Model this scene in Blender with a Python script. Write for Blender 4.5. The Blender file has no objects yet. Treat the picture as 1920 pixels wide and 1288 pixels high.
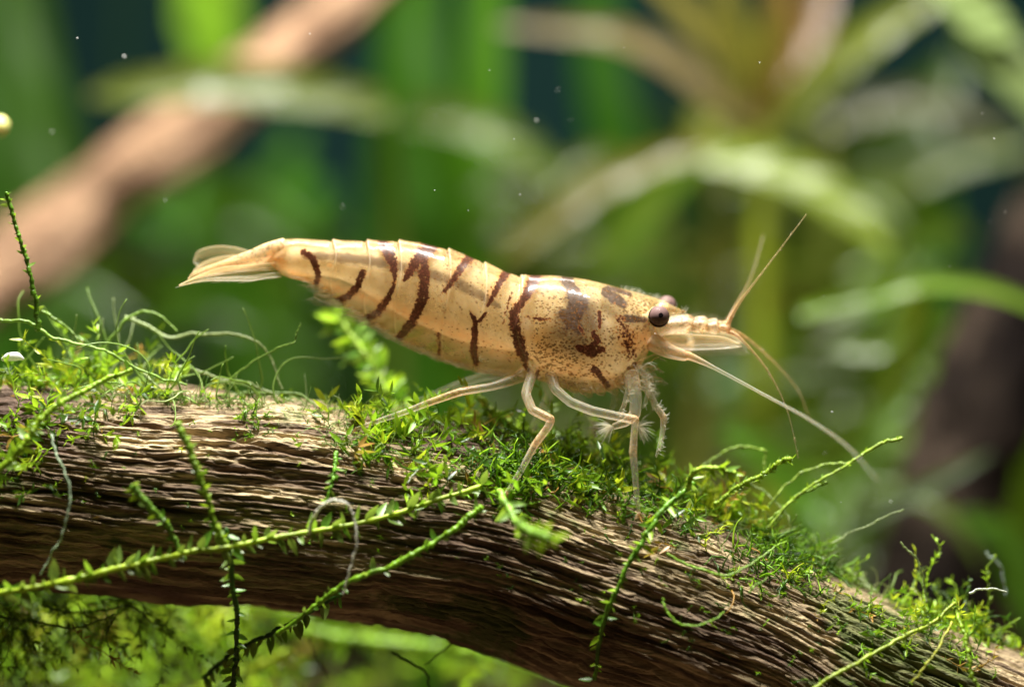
import bpy, math, random
import numpy as np
from mathutils import Vector, Matrix

random.seed(7)
rng = np.random.default_rng(7)
scene = bpy.context.scene
C = scene.collection
# one Blender unit is one centimetre: the shrimp is about 2.4 cm long
scene.unit_settings.system = 'METRIC'
scene.unit_settings.scale_length = 0.01

# ------------------------------------------------------------------ camera
D = 13.333                     # distance from the lens to the shrimp
S = 400.0                      # photograph pixels per centimetre at the shrimp
cam_data = bpy.data.cameras.new('camera')
cam = bpy.data.objects.new('camera', cam_data)
C.objects.link(cam)
cam.location = (0, -D, 0)
cam.rotation_euler = (math.pi / 2, 0, 0)
cam_data.lens = 100
cam_data.sensor_width = 36
cam_data.clip_start = 0.5
cam_data.clip_end = 200
cam_data.dof.use_dof = True
cam_data.dof.focus_distance = D - 0.23
cam_data.dof.aperture_fstop = 0.15
scene.camera = cam

# ------------------------------------------------------------------ light: two aquarium lamp bars above the tank
world = bpy.data.worlds.new('World')
scene.world = world
world.use_nodes = True
bg = world.node_tree.nodes['Background']
bg.inputs[0].default_value = (0.5, 0.72, 0.55, 1)
bg.inputs[1].default_value = 0.015


def lamp_bar(loc, target, sx, sy, power, col):
    ld = bpy.data.lights.new('lamp_bar', 'AREA')
    ld.shape = 'RECTANGLE'
    ld.size, ld.size_y = sx, sy
    ld.energy = power
    ld.color = col
    lo = bpy.data.objects.new('lamp_bar', ld)
    C.objects.link(lo)
    lo.location = loc
    d = Vector(target) - Vector(loc)
    lo.rotation_euler = d.to_track_quat('-Z', 'Y').to_euler()
    return lo


lamp_bar((-0.8, -1.0, 9.0), (0, 0.0, 0), 7.0, 0.45, 4500, (1.0, 0.965, 0.90))
lamp_bar((-0.8, 3.4, 9.5), (0, 3.0, 0), 12.0, 1.4, 1450, (1.0, 0.965, 0.90))

scene.view_settings.view_transform = 'Standard'
scene.view_settings.look = 'None'
scene.view_settings.exposure = 0.2
scene.view_settings.gamma = 1.0
scene.cycles.use_denoising = True
scene.cycles.max_bounces = 8
scene.cycles.transparent_max_bounces = 24
scene.cycles.sample_clamp_indirect = 6.0

# ------------------------------------------------------------------ helpers


def at(px, py, y=0.0):
    """point at depth y seen at photograph pixel (px, py)"""
    s = (D + y) / D
    return np.array([(px - 960) / S * s, y, (644 - py) / S * s])


def path(pts):
    return np.array([at(*p) for p in pts])


def norm(v):
    v = np.asarray(v, float)
    return v / (np.linalg.norm(v, axis=-1, keepdims=True) + 1e-12)


def smooth(pts, n):
    """Catmull-Rom through rows of pts (any columns)"""
    p = np.asarray(pts, float)
    p = np.vstack([2 * p[0] - p[1], p, 2 * p[-1] - p[-2]])
    m = len(p) - 3
    out = []
    for k in range(n):
        t = k / (n - 1) * m
        i = min(int(t), m - 1)
        f = t - i
        a, b, c, d = p[i], p[i + 1], p[i + 2], p[i + 3]
        out.append(0.5 * ((2 * b) + (c - a) * f + (2 * a - 5 * b + 4 * c - d) * f * f + (3 * b - 3 * c + d - a) * f ** 3))
    return np.array(out)


def interp(xs, table):
    t = np.array(table, float)
    return np.interp(xs, t[:, 0], t[:, 1])


def sstep(a, b, x):
    t = np.clip((x - a) / (b - a), 0, 1)
    return t * t * (3 - 2 * t)


def _hash(ix, iy, seed):
    h = (ix.astype(np.int64) * 374761393 + iy.astype(np.int64) * 668265263 + seed * 1442695041) & 0xFFFFFFFF
    h = ((h ^ (h >> 13)) * 1274126177) & 0xFFFFFFFF
    h = h ^ (h >> 16)
    return (h & 0xFFFF) / 65535.0 * 2 - 1


def vnoise(x, y, seed, perx=None):
    """smooth value noise in about -1..1, periodic in x with period perx (an integer)"""
    x0 = np.floor(x)
    y0 = np.floor(y)
    fx = x - x0
    fy = y - y0
    fx = fx * fx * fx * (fx * (fx * 6 - 15) + 10)
    fy = fy * fy * fy * (fy * (fy * 6 - 15) + 10)
    x1 = x0 + 1
    if perx:
        x0 = np.mod(x0, perx)
        x1 = np.mod(x1, perx)
    a = _hash(x0, y0, seed)
    b = _hash(x1, y0, seed)
    c = _hash(x0, y0 + 1, seed)
    d = _hash(x1, y0 + 1, seed)
    return (a * (1 - fx) + b * fx) * (1 - fy) + (c * (1 - fx) + d * fx) * fy


class MB:
    """collects shapes for one mesh"""

    def __init__(self):
        self.v, self.f, self.c, self.n = [], [], [], 0

    def add(self, v, f, col=(1, 1, 1)):
        v = np.asarray(v, float)
        self.v.append(v)
        f = np.asarray(f, int)
        self.f.append(f + self.n)
        col = np.asarray(col, float)
        if col.ndim == 1:
            col = np.tile(col[:3], (len(v), 1))
        self.c.append(col)
        self.n += len(v)
        return self

    def tube(self, pts, rad, sides=8, col=(1, 1, 1), n=None, flat=1.0):
        pts = np.asarray(pts, float)
        rad = np.asarray(rad, float)
        if rad.ndim == 0:
            rad = np.full(len(pts), float(rad))
        if n:
            k = np.linspace(0, 1, len(pts))
            kk = np.linspace(0, 1, n)
            pts = smooth(pts, n)
            rad = np.interp(kk, k, rad)
            col = np.asarray(col, float)
            if col.ndim == 2:
                col = np.stack([np.interp(kk, k, col[:, j]) for j in range(3)], 1)
        m = len(pts)
        tan = norm(np.gradient(pts, axis=0))
        up = np.array([0.05, -1.0, 0.1])
        fr = []
        a = norm(up - tan[0] * np.dot(up, tan[0]))
        for i in range(m):
            a = norm(a - tan[i] * np.dot(a, tan[i]))
            fr.append((a, np.cross(tan[i], a)))
        ang = np.linspace(0, 2 * math.pi, sides, endpoint=False)
        vs = np.empty((m, sides, 3))
        for i in range(m):
            vs[i] = pts[i] + rad[i] * (flat * np.cos(ang)[:, None] * fr[i][0] + np.sin(ang)[:, None] * fr[i][1])
        vs = vs.reshape(-1, 3)
        vs = np.vstack([vs, pts[0] - tan[0] * rad[0] * .5, pts[-1] + tan[-1] * rad[-1] * .5])
        f = []
        for i in range(m - 1):
            for j in range(sides):
                a0 = i * sides + j
                b0 = i * sides + (j + 1) % sides
                f.append((a0, b0, b0 + sides, a0 + sides))
        e0, e1 = m * sides, m * sides + 1
        for j in range(sides):
            b0 = (j + 1) % sides
            f.append((e0, b0, j, j))
            f.append((e1, (m - 1) * sides + j, (m - 1) * sides + b0, (m - 1) * sides + b0))
        col = np.asarray(col, float)
        if col.ndim == 2:
            cc = np.repeat(col[:, :3], sides, axis=0)
            col = np.vstack([cc, col[0, :3], col[-1, :3]])
        return self.add(vs, f, col)

    def leaves(self, base, dirs, nrm, length, width, col, bend=0.15, template='moss'):
        """many pointed leaves at once (arrays)"""
        T, F = TEMPL[template]
        base = np.asarray(base, float)
        k = len(base)
        dirs = norm(dirs)
        side = norm(np.cross(dirs, nrm))
        nn = np.cross(side, dirs)
        L = np.broadcast_to(length, (k,))[:, None, None]
        W = np.broadcast_to(width, (k,))[:, None, None]
        B = np.broadcast_to(bend, (k,))[:, None, None]
        t, w, b = T[:, 0][None, :, None], T[:, 1][None, :, None], T[:, 2][None, :, None]
        v = base[:, None, :] + dirs[:, None, :] * L * t + side[:, None, :] * W * w + nn[:, None, :] * (W * b + L * B * t * t)
        m = len(T)
        f = (F[None] + (np.arange(k) * m)[:, None, None]).reshape(-1, 4)
        col = np.asarray(col, float)
        if col.ndim == 1:
            col = np.tile(col, (k, 1))
        return self.add(v.reshape(-1, 3), f, np.repeat(col, m, axis=0))

    def build(self, name, mat, parent=None, smooth_shade=True, offset=None):
        v = np.vstack(self.v)
        if offset is not None:
            v = v - np.asarray(offset)
        f = np.vstack(self.f)
        me = mesh_from(name, v, f, np.vstack(self.c), smooth_shade)
        me.materials.append(mat)
        return link(name, me, parent)


def mesh_from(name, v, f, col=None, smooth_shade=True):
    me = bpy.data.meshes.new(name)
    tri = f[:, 2] == f[:, 3]
    tot = np.where(tri, 3, 4)
    start = np.concatenate([[0], np.cumsum(tot)[:-1]])
    keep = np.ones_like(f, bool)
    keep[tri, 3] = False
    loops = f[keep]
    me.vertices.add(len(v))
    me.vertices.foreach_set('co', np.ascontiguousarray(v, np.float32).ravel())
    me.loops.add(len(loops))
    me.loops.foreach_set('vertex_index', loops.astype(np.int32))
    me.polygons.add(len(f))
    me.polygons.foreach_set('loop_start', start.astype(np.int32))
    me.update(calc_edges=True)
    me.validate()
    if smooth_shade:
        me.polygons.foreach_set('use_smooth', np.ones(len(me.polygons), bool))
    if col is not None:
        a = me.attributes.new('Col', 'FLOAT_COLOR', 'POINT')
        c4 = np.ones((len(v), 4), np.float32)
        c4[:, :3] = col
        a.data.foreach_set('color', c4.ravel())
    return me


def link(name, data, parent=None):
    o = bpy.data.objects.new(name, data)
    C.objects.link(o)
    if parent is not None:
        o.parent = parent
    return o


def tag(o, label=None, cat=None, group=None, kind=None):
    if label:
        o['label'] = label
    if cat:
        o['category'] = cat
    if group:
        o['group'] = group
    if kind:
        o['kind'] = kind
    return o


def thing(name, loc, label, cat, group=None):
    o = link(name, None)
    o.location = Vector([float(q) for q in loc])
    o.empty_display_size = 0.1
    return tag(o, label, cat, group)


def tri(*a):
    return np.array([q if len(q) == 4 else (*q, q[2]) for q in a])


TEMPL = {
    'moss': (np.array([[0, 0, 0], [.32, -.5, .16], [.32, 0, 0], [.32, .5, .16], [.68, -.36, .12], [.68, 0, 0], [.68, .36, .12], [1, 0, 0]]),
             tri((0, 2, 1), (0, 3, 2), (1, 2, 5, 4), (2, 3, 6, 5), (4, 5, 7), (5, 6, 7))),
    'needle': (np.array([[0, -.3, 0], [0, .3, 0], [.5, -.5, .1], [.5, .5, .1], [1, 0, 0]]),
               tri((0, 1, 3, 2), (2, 3, 4))),
}


def big_leaf_template(rows):
    T, F = [], []
    for i in range(rows + 1):
        t = i / rows
        w = (math.sin(math.pi * min(1, t * .94 + .03)) ** .75) * (1 - .25 * t) * .6
        for s in (-1, -.5, 0, .5, 1):
            T.append((t, s * w, .22 * abs(s) * w))
    for i in range(rows):
        for j in range(4):
            a = i * 5 + j
            F.append((a, a + 1, a + 6, a + 5))
    return np.array(T), np.array(F)


TEMPL['broad'] = big_leaf_template(8)

# ------------------------------------------------------------------ materials


class NT:
    def __init__(self, name):
        self.m = bpy.data.materials.new(name)
        self.m.use_nodes = True
        self.t = self.m.node_tree
        self.n = self.t.nodes
        self.n.clear()
        self.out = self.n.new('ShaderNodeOutputMaterial')

    def node(self, typ, **kw):
        o = self.n.new(typ)
        for k, v in kw.items():
            setattr(o, k, v)
        return o

    def ln(self, a, b):
        self.t.links.new(a, b)

    def put(self, sock, v):
        if isinstance(v, bpy.types.NodeSocket):
            self.ln(v, sock)
        elif isinstance(v, (tuple, list)) and len(v) == 3 and sock.type == 'RGBA':
            sock.default_value = (*v, 1)
        else:
            sock.default_value = v

    def attr(self, name):
        return self.node('ShaderNodeAttribute', attribute_name=name)

    def noise(self, scale, detail=3, rough=.55, vec=None, dist=0):
        o = self.node('ShaderNodeTexNoise')
        o.inputs['Scale'].default_value = scale
        o.inputs['Detail'].default_value = detail
        o.inputs['Roughness'].default_value = rough
        o.inputs['Distortion'].default_value = dist
        self.ln(vec if vec is not None else self.obj(), o.inputs['Vector'])
        return o.outputs['Fac']

    def obj(self):
        if not hasattr(self, '_tc'):
            self._tc = self.node('ShaderNodeTexCoord')
        return self._tc.outputs['Object']

    def scaled(self, s):
        o = self.node('ShaderNodeMapping')
        self.ln(self.obj(), o.inputs['Vector'])
        o.inputs['Scale'].default_value = s
        return o.outputs['Vector']

    def math(self, op, a, b=0.0, c=0.0):
        o = self.node('ShaderNodeMath', operation=op)
        self.put(o.inputs[0], a)
        self.put(o.inputs[1], b)
        self.put(o.inputs[2], c)
        return o.outputs[0]

    def mix(self, f, a, b, blend='MIX'):
        o = self.node('ShaderNodeMix', data_type='RGBA', blend_type=blend)
        self.put(o.inputs['Factor'], f)
        self.put(o.inputs['A'], a)
        self.put(o.inputs['B'], b)
        return o.outputs['Result']

    def sm(self, a, b, x):
        o = self.node('ShaderNodeMapRange', interpolation_type='SMOOTHSTEP')
        self.put(o.inputs['Value'], x)
        self.put(o.inputs['From Min'], a)
        self.put(o.inputs['From Max'], b)
        return o.outputs['Result']

    def pbr(self, **kw):
        o = self.node('ShaderNodeBsdfPrincipled')
        for k, v in kw.items():
            self.put(o.inputs[k.replace('_', ' ')], v)
        return o

    def mixsh(self, f, a, b):
        o = self.node('ShaderNodeMixShader')
        self.put(o.inputs[0], f)
        self.ln(a.outputs[0], o.inputs[1])
        self.ln(b.outputs[0], o.inputs[2])
        return o

    def bump(self, h, strength, dist):
        o = self.node('ShaderNodeBump')
        o.inputs['Strength'].default_value = strength
        o.inputs['Distance'].default_value = dist
        self.ln(h, o.inputs['Height'])
        return o.outputs['Normal']

    def done(self, sh):
        self.ln(sh.outputs[0], self.out.inputs['Surface'])
        return self.m


def leaf_mat(name, trans=.45, rough=.4, spec=.4, col=None, var=.32, nscale=6.0):
    t = NT(name)
    base = t.attr('Col').outputs['Color'] if col is None else None
    if base is None:
        r = t.node('ShaderNodeRGB')
        r.outputs[0].default_value = (*col, 1)
        base = r.outputs[0]
    n = t.noise(nscale, 3)
    hs = t.node('ShaderNodeHueSaturation')
    t.put(hs.inputs['Value'], t.math('MULTIPLY_ADD', n, var * 2, 1 - var))
    t.put(hs.inputs['Color'], base)
    c = hs.outputs[0]
    p = t.pbr(Base_Color=c, Roughness=rough, Specular_IOR_Level=spec)
    tr = t.node('ShaderNodeBsdfTranslucent')
    t.put(tr.inputs['Color'], t.mix(.35, c, (.45, .62, .03)))
    return t.done(t.mixsh(trans, p, tr))


M_moss = leaf_mat('moss_leaf', .42, .35, .5)
M_stem = leaf_mat('moss_stem', .25, .4, .4)
M_blade = leaf_mat('plant_leaf', .4, .35, .5, nscale=1.5)
M_thread = leaf_mat('algae_thread', .35, .4, .5)


def wood_mat(name, a, b, c, green, fs=1.0, spec=.35):
    t = NT(name)
    at_ = t.attr('Col')
    sep = t.node('ShaderNodeSeparateColor')
    t.ln(at_.outputs['Color'], sep.inputs[0])
    streak, patch, alg = sep.outputs[0], sep.outputs[1], sep.outputs[2]
    n1 = t.noise(9 * fs, 5, .65)
    col = t.mix(t.sm(.3, .75, streak), a, b)
    col = t.mix(t.sm(.45, .8, patch), col, c)
    fine = t.noise(1.0, 4, .65, t.scaled((12 * fs, 70 * fs, 95 * fs)))
    col = t.mix(t.math('MULTIPLY', t.sm(.45, .7, fine), .5), col, (a[0] * .35, a[1] * .33, a[2] * .3))
    am = t.sm(.48, .72, t.math('ADD', alg, t.math('MULTIPLY', t.math('SUBTRACT', n1, .5), .9)))
    col = t.mix(t.math('MULTIPLY', am, .75), col, green)
    p = t.pbr(Base_Color=col, Roughness=.6, Specular_IOR_Level=spec)
    gr = t.noise(1.0, 5, .7, t.scaled((16 * fs, 60 * fs, 80 * fs)))
    t.ln(t.bump(gr, .9, .022 / fs), p.inputs['Normal'])
    return t.done(p)


M_log = wood_mat('driftwood', (.19, .125, .070), (.58, .45, .25), (.17, .105, .072), (.07, .12, .012))
M_log_back = wood_mat('driftwood_pale', (.30, .17, .095), (.50, .31, .18), (.22, .12, .07), (.12, .16, .02), .25)
M_log_dark = wood_mat('driftwood_dark', (.016, .011, .008), (.05, .036, .026), (.01, .007, .006), (.03, .05, .01), .25, .05)

# ------------------------------------------------------------------ setting: tank floor and dark back of the tank
t = NT('soil')
n = t.noise(3.0, 4)
p = t.pbr(Base_Color=t.mix(t.sm(.3, .7, n), (.05, .031, .018), (.10, .062, .035)), Roughness=.95, Specular_IOR_Level=.1)
t.ln(t.bump(t.noise(14, 4), .8, .15), p.inputs['Normal'])
M_soil = t.done(p)
t = NT('tank_back')
M_wall = t.done(t.pbr(Base_Color=t.mix(t.noise(.25, 2), (.012, .035, .033), (.016, .05, .045)), Roughness=1.0, Specular_IOR_Level=0.0))

GZ = -2.9
b = MB()
gx = np.linspace(-16, 16, 90)
gy = np.linspace(-6, 17.5, 70)
X, Y = np.meshgrid(gx, gy)
Z = GZ + .12 * vnoise(X * .6, Y * .6, 3) + .05 * vnoise(X * 2, Y * 2, 4) + .03 * np.clip(Y, 0, 20)
idx = np.arange(90 * 70).reshape(70, 90)
b.add(np.stack([X, Y, Z], -1).reshape(-1, 3), np.stack([idx[:-1, :-1], idx[:-1, 1:], idx[1:, 1:], idx[1:, :-1]], -1).reshape(-1, 4))
tag(b.build('ground', M_soil), kind='structure')
b = MB()
b.add([(-18, 17, -4), (18, 17, -4), (18, 17, 12), (-18, 17, 12), (-18, 17.3, -4), (18, 17.3, -4), (18, 17.3, 12), (-18, 17.3, 12)],
      [(0, 1, 2, 3), (5, 4, 7, 6), (0, 3, 7, 4), (1, 5, 6, 2), (3, 2, 6, 7), (0, 4, 5, 1)])
tag(b.build('back_wall', M_wall, smooth_shade=False), kind='structure')

# ------------------------------------------------------------------ the driftwood log the shrimp stands on
AX = [(-420, 905), (-150, 912), (100, 918), (300, 928), (600, 958), (850, 1002), (1100, 1088), (1400, 1202), (1700, 1328), (2000, 1455), (2350, 1605)]
AXY = .12
axis = smooth(np.array([at(px, py, AXY) for px, py in AX]), 400)
seg = np.concatenate([[0], np.cumsum(np.linalg.norm(np.diff(axis, axis=0), axis=1))])
LOG_LEN = seg[-1]


def axis_at(u):
    p = np.stack([np.interp(u, seg, axis[:, k]) for k in range(3)], -1)
    e = .05
    q = np.stack([np.interp(np.clip(u + e, 0, LOG_LEN), seg, axis[:, k]) - np.interp(np.clip(u - e, 0, LOG_LEN), seg, axis[:, k]) for k in range(3)], -1)
    return p, norm(q)


def log_radius(u, th):
    """broad form of the log: th = 0 on top, growing towards the camera"""
    per = 4
    v = th / (2 * math.pi) * per
    r = .47 + .035 * vnoise(v, u * .9, 11, per) + .02 * vnoise(v * 2, u * 2.1, 12, per * 2)
    x = np.interp(u, seg, axis[:, 0])
    r = r + .03 * np.exp(-((x + .1) / .8) ** 2) - .015 * np.exp(-((x - 1.7) / .6) ** 2)
    return r


def log_surface(u, th, extra=0.0):
    p, tn = axis_at(u)
    up = np.array([0, 0, 1.0]) - tn * tn[..., 2:3]
    up = norm(up)
    fr = np.cross(tn, up)                      # points away from or towards the camera
    fr = np.where(fr[..., 1:2] > 0, -fr, fr)
    nr = up * np.cos(th)[..., None] + fr * np.sin(th)[..., None]
    return p + nr * (log_radius(u, th) + extra)[..., None], nr


NU, NV = 1100, 610
u1 = np.linspace(0, LOG_LEN, NU)
t1 = np.concatenate([np.linspace(-.6, 2.6, 500, endpoint=False), np.linspace(2.6, 2 * math.pi - .6, NV - 500, endpoint=False)])      # finest where the bark can be seen
U, TH = np.meshgrid(u1, t1, indexing='ij')
CIR = 2.95


def log_noise(fu, fv, seed, warp=True):
    per = int(round(CIR * fv))
    v = TH / (2 * math.pi) * CIR
    if warp:
        v = v + WARP
    return vnoise(v / CIR * per, U * fu, seed, per)


WARP = 0
w1 = log_noise(1.1, 1.4, 21, False) * .05 + log_noise(3.5, 5, 22, False) * .008 + log_noise(13, 12, 23, False) * .003
WARP = w1
n1 = log_noise(1.2, 24, 31)
n2 = log_noise(2.9, 54, 32)
n3 = log_noise(6.5, 100, 33)
n4 = log_noise(22, 150, 34)
dep = .55 + .45 * log_noise(1.0, 2.0, 35, False)
rug = .55 + .6 * sstep(.2, 1.2, np.minimum(np.abs(TH), 2 * math.pi - np.abs(TH)))     # bark-like lower side, worn smooth grain on top
disp = -.024 * rug * (1 - sstep(0, .26, np.abs(n1))) * dep
disp += -.016 * rug * (1 - sstep(0, .30, np.abs(n2)))
disp += -.009 * (1 - sstep(0, .36, np.abs(n3)))
disp += .007 * n2 + .006 * n3 + .005 * n4 + .016 * log_noise(2.5, 5, 47)
disp += .002 * np.floor(2.5 * (n1 + 1)) * .6
vv = TH * .47
for ku, kv, kr in ((3.05, .62, .10), (5.35, .75, .08), (1.35, .95, .09)):
    dd = np.sqrt(((U - ku) / 1.7) ** 2 + (vv - kv) ** 2) / kr
    disp += .030 * np.exp(-(dd / .9) ** 2) - .045 * np.exp(-(dd / .32) ** 2) + .006 * np.sin(dd * 9) * np.exp(-(dd / 1.6) ** 2)
for cu, cv, cl_, cw in ((2.2, .45, .55, .010), (4.3, .95, .8, .012), (5.9, .55, .7, .010), (1.6, .75, .6, .010), (3.6, 1.15, .7, .011), (6.3, .9, .6, .010)):
    off = cv + .05 * np.sin((U - cu) * 3) + WARP * .8
    disp -= .045 * np.exp(-((vv - off) / cw) ** 2) * np.exp(-((U - cu) / cl_) ** 4)
P, NRM = log_surface(U.ravel(), TH.ravel(), disp.ravel())
idx = np.arange(NU * NV).reshape(NU, NV)
nx_ = np.roll(idx, -1, axis=1)
F = np.stack([idx[:-1], nx_[:-1], nx_[1:], idx[1:]], -1).reshape(-1, 4)
# wood grain: streak, patch and algae film amounts
streak = .5 + .3 * log_noise(1.6, 42, 41) + .25 * log_noise(5, 70, 42) + .15 * log_noise(.6, 3, 43)
patchn = .40 + .5 * log_noise(1.6, 4, 44)
algn = .30 + .30 * log_noise(1.7, 4.5, 45) + .2 * log_noise(5, 14, 46)
xs = P[:, 0].reshape(NU, NV)
algn += .14 * sstep(.6, 1.4, xs) + .22 * np.exp(-((xs - 1.55) / .55) ** 2) + .10 * np.exp(-((xs + .2) / .5) ** 2) - .18 * np.exp(-((xs + 1.3) / .6) ** 2)
log_me = mesh_from('driftwood_log', P, F, np.stack([streak.ravel(), patchn.ravel(), algn.ravel()], -1))
log_me.materials.append(M_log)
log_o = link('driftwood_log', log_me)
tag(log_o, 'rough weathered brown driftwood log carrying moss and the striped shrimp', 'driftwood')

# coarse lookup: photograph pixel -> place on the log
gu, gt = np.meshgrid(np.linspace(0, LOG_LEN, 420), np.linspace(-1.2, 2.4, 200), indexing='ij')
GP, GN = log_surface(gu.ravel(), gt.ravel())
_sc = (D + GP[:, 1]) / D
GPX = GP[:, 0] / _sc * S + 960
GPY = 644 - GP[:, 2] / _sc * S
_view = norm(GP - np.array([0, -D, 0]))
_ok = (np.sum(_view * GN, axis=1) < .08)
GP, GN, GPX, GPY = GP[_ok], GN[_ok], GPX[_ok], GPY[_ok]


def on_log(px, py):
    i = np.argmin((GPX - px) ** 2 + (GPY - py) ** 2)
    return GP[i], GN[i]


# ------------------------------------------------------------------ the shrimp
CREAM = (.60, .45, .205)


def flesh_mat(name, base, alpha, orange=(.72, .36, .13), sss=.5, rough=.22):
    """clear shell over pale flesh; attribute red = orange joints, green = brown flecks, blue = extra clearness"""
    t = NT(name)
    sep = t.node('ShaderNodeSeparateColor')
    t.ln(t.attr('Col').outputs['Color'], sep.inputs[0])
    col = t.mix(sep.outputs[0], base, orange)
    fl = t.sm(.50, .60, t.noise(55, 3))
    col = t.mix(t.math('MULTIPLY', fl, sep.outputs[1]), col, (.22, .09, .03))
    p = t.pbr(Base_Color=col, Roughness=rough, Specular_IOR_Level=.5, Subsurface_Weight=sss, Subsurface_Scale=.06)
    p.inputs['Subsurface Radius'].default_value = (1.0, .6, .3)
    tl = t.node('ShaderNodeBsdfTranslucent')
    t.put(tl.inputs['Color'], t.mix(.3, col, (.95, .8, .5)))
    sh = t.mixsh(.35, p, tl)
    tr = t.node('ShaderNodeBsdfTransparent')
    tr.inputs[0].default_value = (.97, .95, .9, 1)
    lw = t.node('ShaderNodeLayerWeight')
    lw.inputs['Blend'].default_value = .45
    f = t.math('MULTIPLY', t.math('SUBTRACT', 1.0, t.math('MULTIPLY', sep.outputs[2], 1 - alpha)),
               t.math('MULTIPLY_ADD', t.math('POWER', lw.outputs['Facing'], 1.5), 1.1, .32))
    o = t.node('ShaderNodeMixShader')
    t.put(o.inputs[0], t.math('MINIMUM', f, 1.0))
    t.ln(tr.outputs[0], o.inputs[1])
    t.ln(sh.outputs[0], o.inputs[2])
    return t.done(o)


M_leg = flesh_mat('shrimp_limb', (.74, .68, .54), .18, orange=(.76, .50, .27))
M_fin = flesh_mat('shrimp_fin', (.80, .70, .52), .16, orange=(.80, .52, .24))
M_whip = flesh_mat('shrimp_feeler', (.50, .38, .20), .40, orange=(.62, .27, .09))
M_seta = flesh_mat('shrimp_bristle', (.72, .74, .66), .28, sss=0)

TOP = [(500, 476), (506, 467), (515, 457), (530, 450), (552, 448), (575, 449), (600, 451), (640, 453), (700, 453), (755, 454), (785, 456), (810, 461), (845, 470), (880, 482), (915, 497),
       (945, 510), (970, 518), (990, 522), (1005, 520), (1030, 518), (1055, 519), (1100, 525), (1150, 537), (1190, 548), (1220, 556), (1245, 565), (1262, 574), (1275, 580), (1286, 584)]
BOT = [(500, 486), (506, 493), (515, 503), (528, 515), (545, 522), (575, 529), (600, 538), (620, 553), (645, 572), (690, 600), (745, 636), (790, 658), (850, 683), (900, 697), (950, 705),
       (985, 708), (1015, 712), (1050, 725), (1090, 735), (1130, 736), (1165, 724), (1190, 702), (1205, 682), (1218, 655), (1227, 625), (1234, 606), (1245, 594), (1262, 590), (1275, 588), (1286, 586)]
WID = [(500, .02), (515, .055), (540, .075), (600, .09), (700, .125), (800, .15), (900, .165), (980, .17), (1060, .195), (1120, .195), (1180, .165), (1215, .12), (1232, .07), (1250, .03), (1286, .006)]
JOINT = [(624, 4), (688, 2), (748, -2), (841, -8), (909, -14), (977, -22)]       # dorsal x of each tail-plate edge, and its lean

NXB, NAB = 640, 150
xs = np.linspace(500, 1286, NXB)
an = np.linspace(0, 2 * math.pi, NAB, endpoint=False)


def sm_tab(tab):
    y = interp(np.linspace(480, 1306, 1653), tab)
    k = np.hanning(25)
    k /= k.sum()
    y = np.convolve(np.pad(y, 12, 'edge'), k, 'valid')
    return np.interp(xs, np.linspace(480, 1306, 1653), y)


top, bot, wid = sm_tab(TOP), sm_tab(BOT), sm_tab(WID)
XB, AB = np.meshgrid(xs, an, indexing='ij')
T_ = np.cos(AB)                                   # 1 at the back, -1 at the belly
top2, bot2, wid2 = top[:, None], bot[:, None], wid[:, None]
PY = (top2 + bot2) / 2 - T_ * (bot2 - top2) / 2
sn = np.sin(AB)
abd = (1 - sstep(960, 1010, XB)) * sstep(560, 640, XB)
low = np.clip(-T_, 0, 1)
prof = np.sign(sn) * np.abs(sn) ** (.85 - .1 * abd) * (1 - .42 * abd * low ** 2)
YB = -wid2 * prof
# overlapping tail plates: each hind edge stands proud of the next plate
lift = np.zeros_like(XB)
edge = np.zeros_like(XB)
for xj, lean in JOINT:
    xl = xj + lean * (1 - T_) / 2 + 6 * np.sin((1 - T_) * 3.0)
    d = XB - xl
    fade = sstep(-.45, .65, T_) + .45 * (1 - sstep(-.9, -.1, T_)) * (xj < 960)
    xl = xl - 22 * (1 - sstep(-.9, .2, T_))
    lift += fade * sstep(-2.5, .5, d) * np.exp(-np.clip(d, 0, None) / 22.0) * 4.6
    lift -= fade * np.exp(-((d + 4) / 3.0) ** 2) * 1.6
    edge += 1.0 * fade * np.exp(-((d - 1.5) / 1.6) ** 2)
# carapace hind edge
xl = 984 + 26 * np.clip((1 - T_) / 2, 0, 1) - 30 * np.sin((1 - T_) / 2 * math.pi)
d = XB - xl
lift += sstep(-3, 1, d) * np.exp(-np.clip(d, 0, None) / 60.0) * 2.6
edge += .5 * np.exp(-((d - 1.5) / 2.0) ** 2)
NY, NZ = prof * 1.0, T_
ln = np.sqrt(NY ** 2 + NZ ** 2) + 1e-9
PXB = XB.copy()
gill = 3.0 * np.exp(-(((XB - 1085) / 75) ** 2 + ((PY - 650) / 55) ** 2)) * (np.abs(sn))
PYo = PY - NZ / ln * lift
YBo = YB - NY / ln * (lift + gill * 2) / S
PTS = np.stack([(PXB - 960) / S, YBo, (644 - PYo) / S], -1)
# small natural unevenness
wob = .0010 * vnoise(XB * .03, AB * 2, 5) + .0004 * vnoise(XB * .17, AB * 8, 6)
PTS[..., 2] += wob * NZ
PTS[..., 1] -= wob * NY
PX, PYv = XB, PYo                                   # flank coordinates used to lay out the markings


def dseg(pts):
    """distance to a banded polyline (px, py, half width), in units of the half width"""
    best = np.full(PX.shape, 99.0)
    p = np.array(pts, float)
    for a, b_ in zip(p[:-1], p[1:]):
        ab = b_[:2] - a[:2]
        L2 = (ab ** 2).sum()
        s_ = np.clip(((PX - a[0]) * ab[0] + (PYv - a[1]) * ab[1]) / L2, 0, 1)
        dx = PX - a[0] - s_ * ab[0]
        dy = PYv - a[1] - s_ * ab[1]
        w = a[2] + (b_[2] - a[2]) * s_
        best = np.minimum(best, np.sqrt(dx * dx + dy * dy) / w)
    return best


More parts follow.
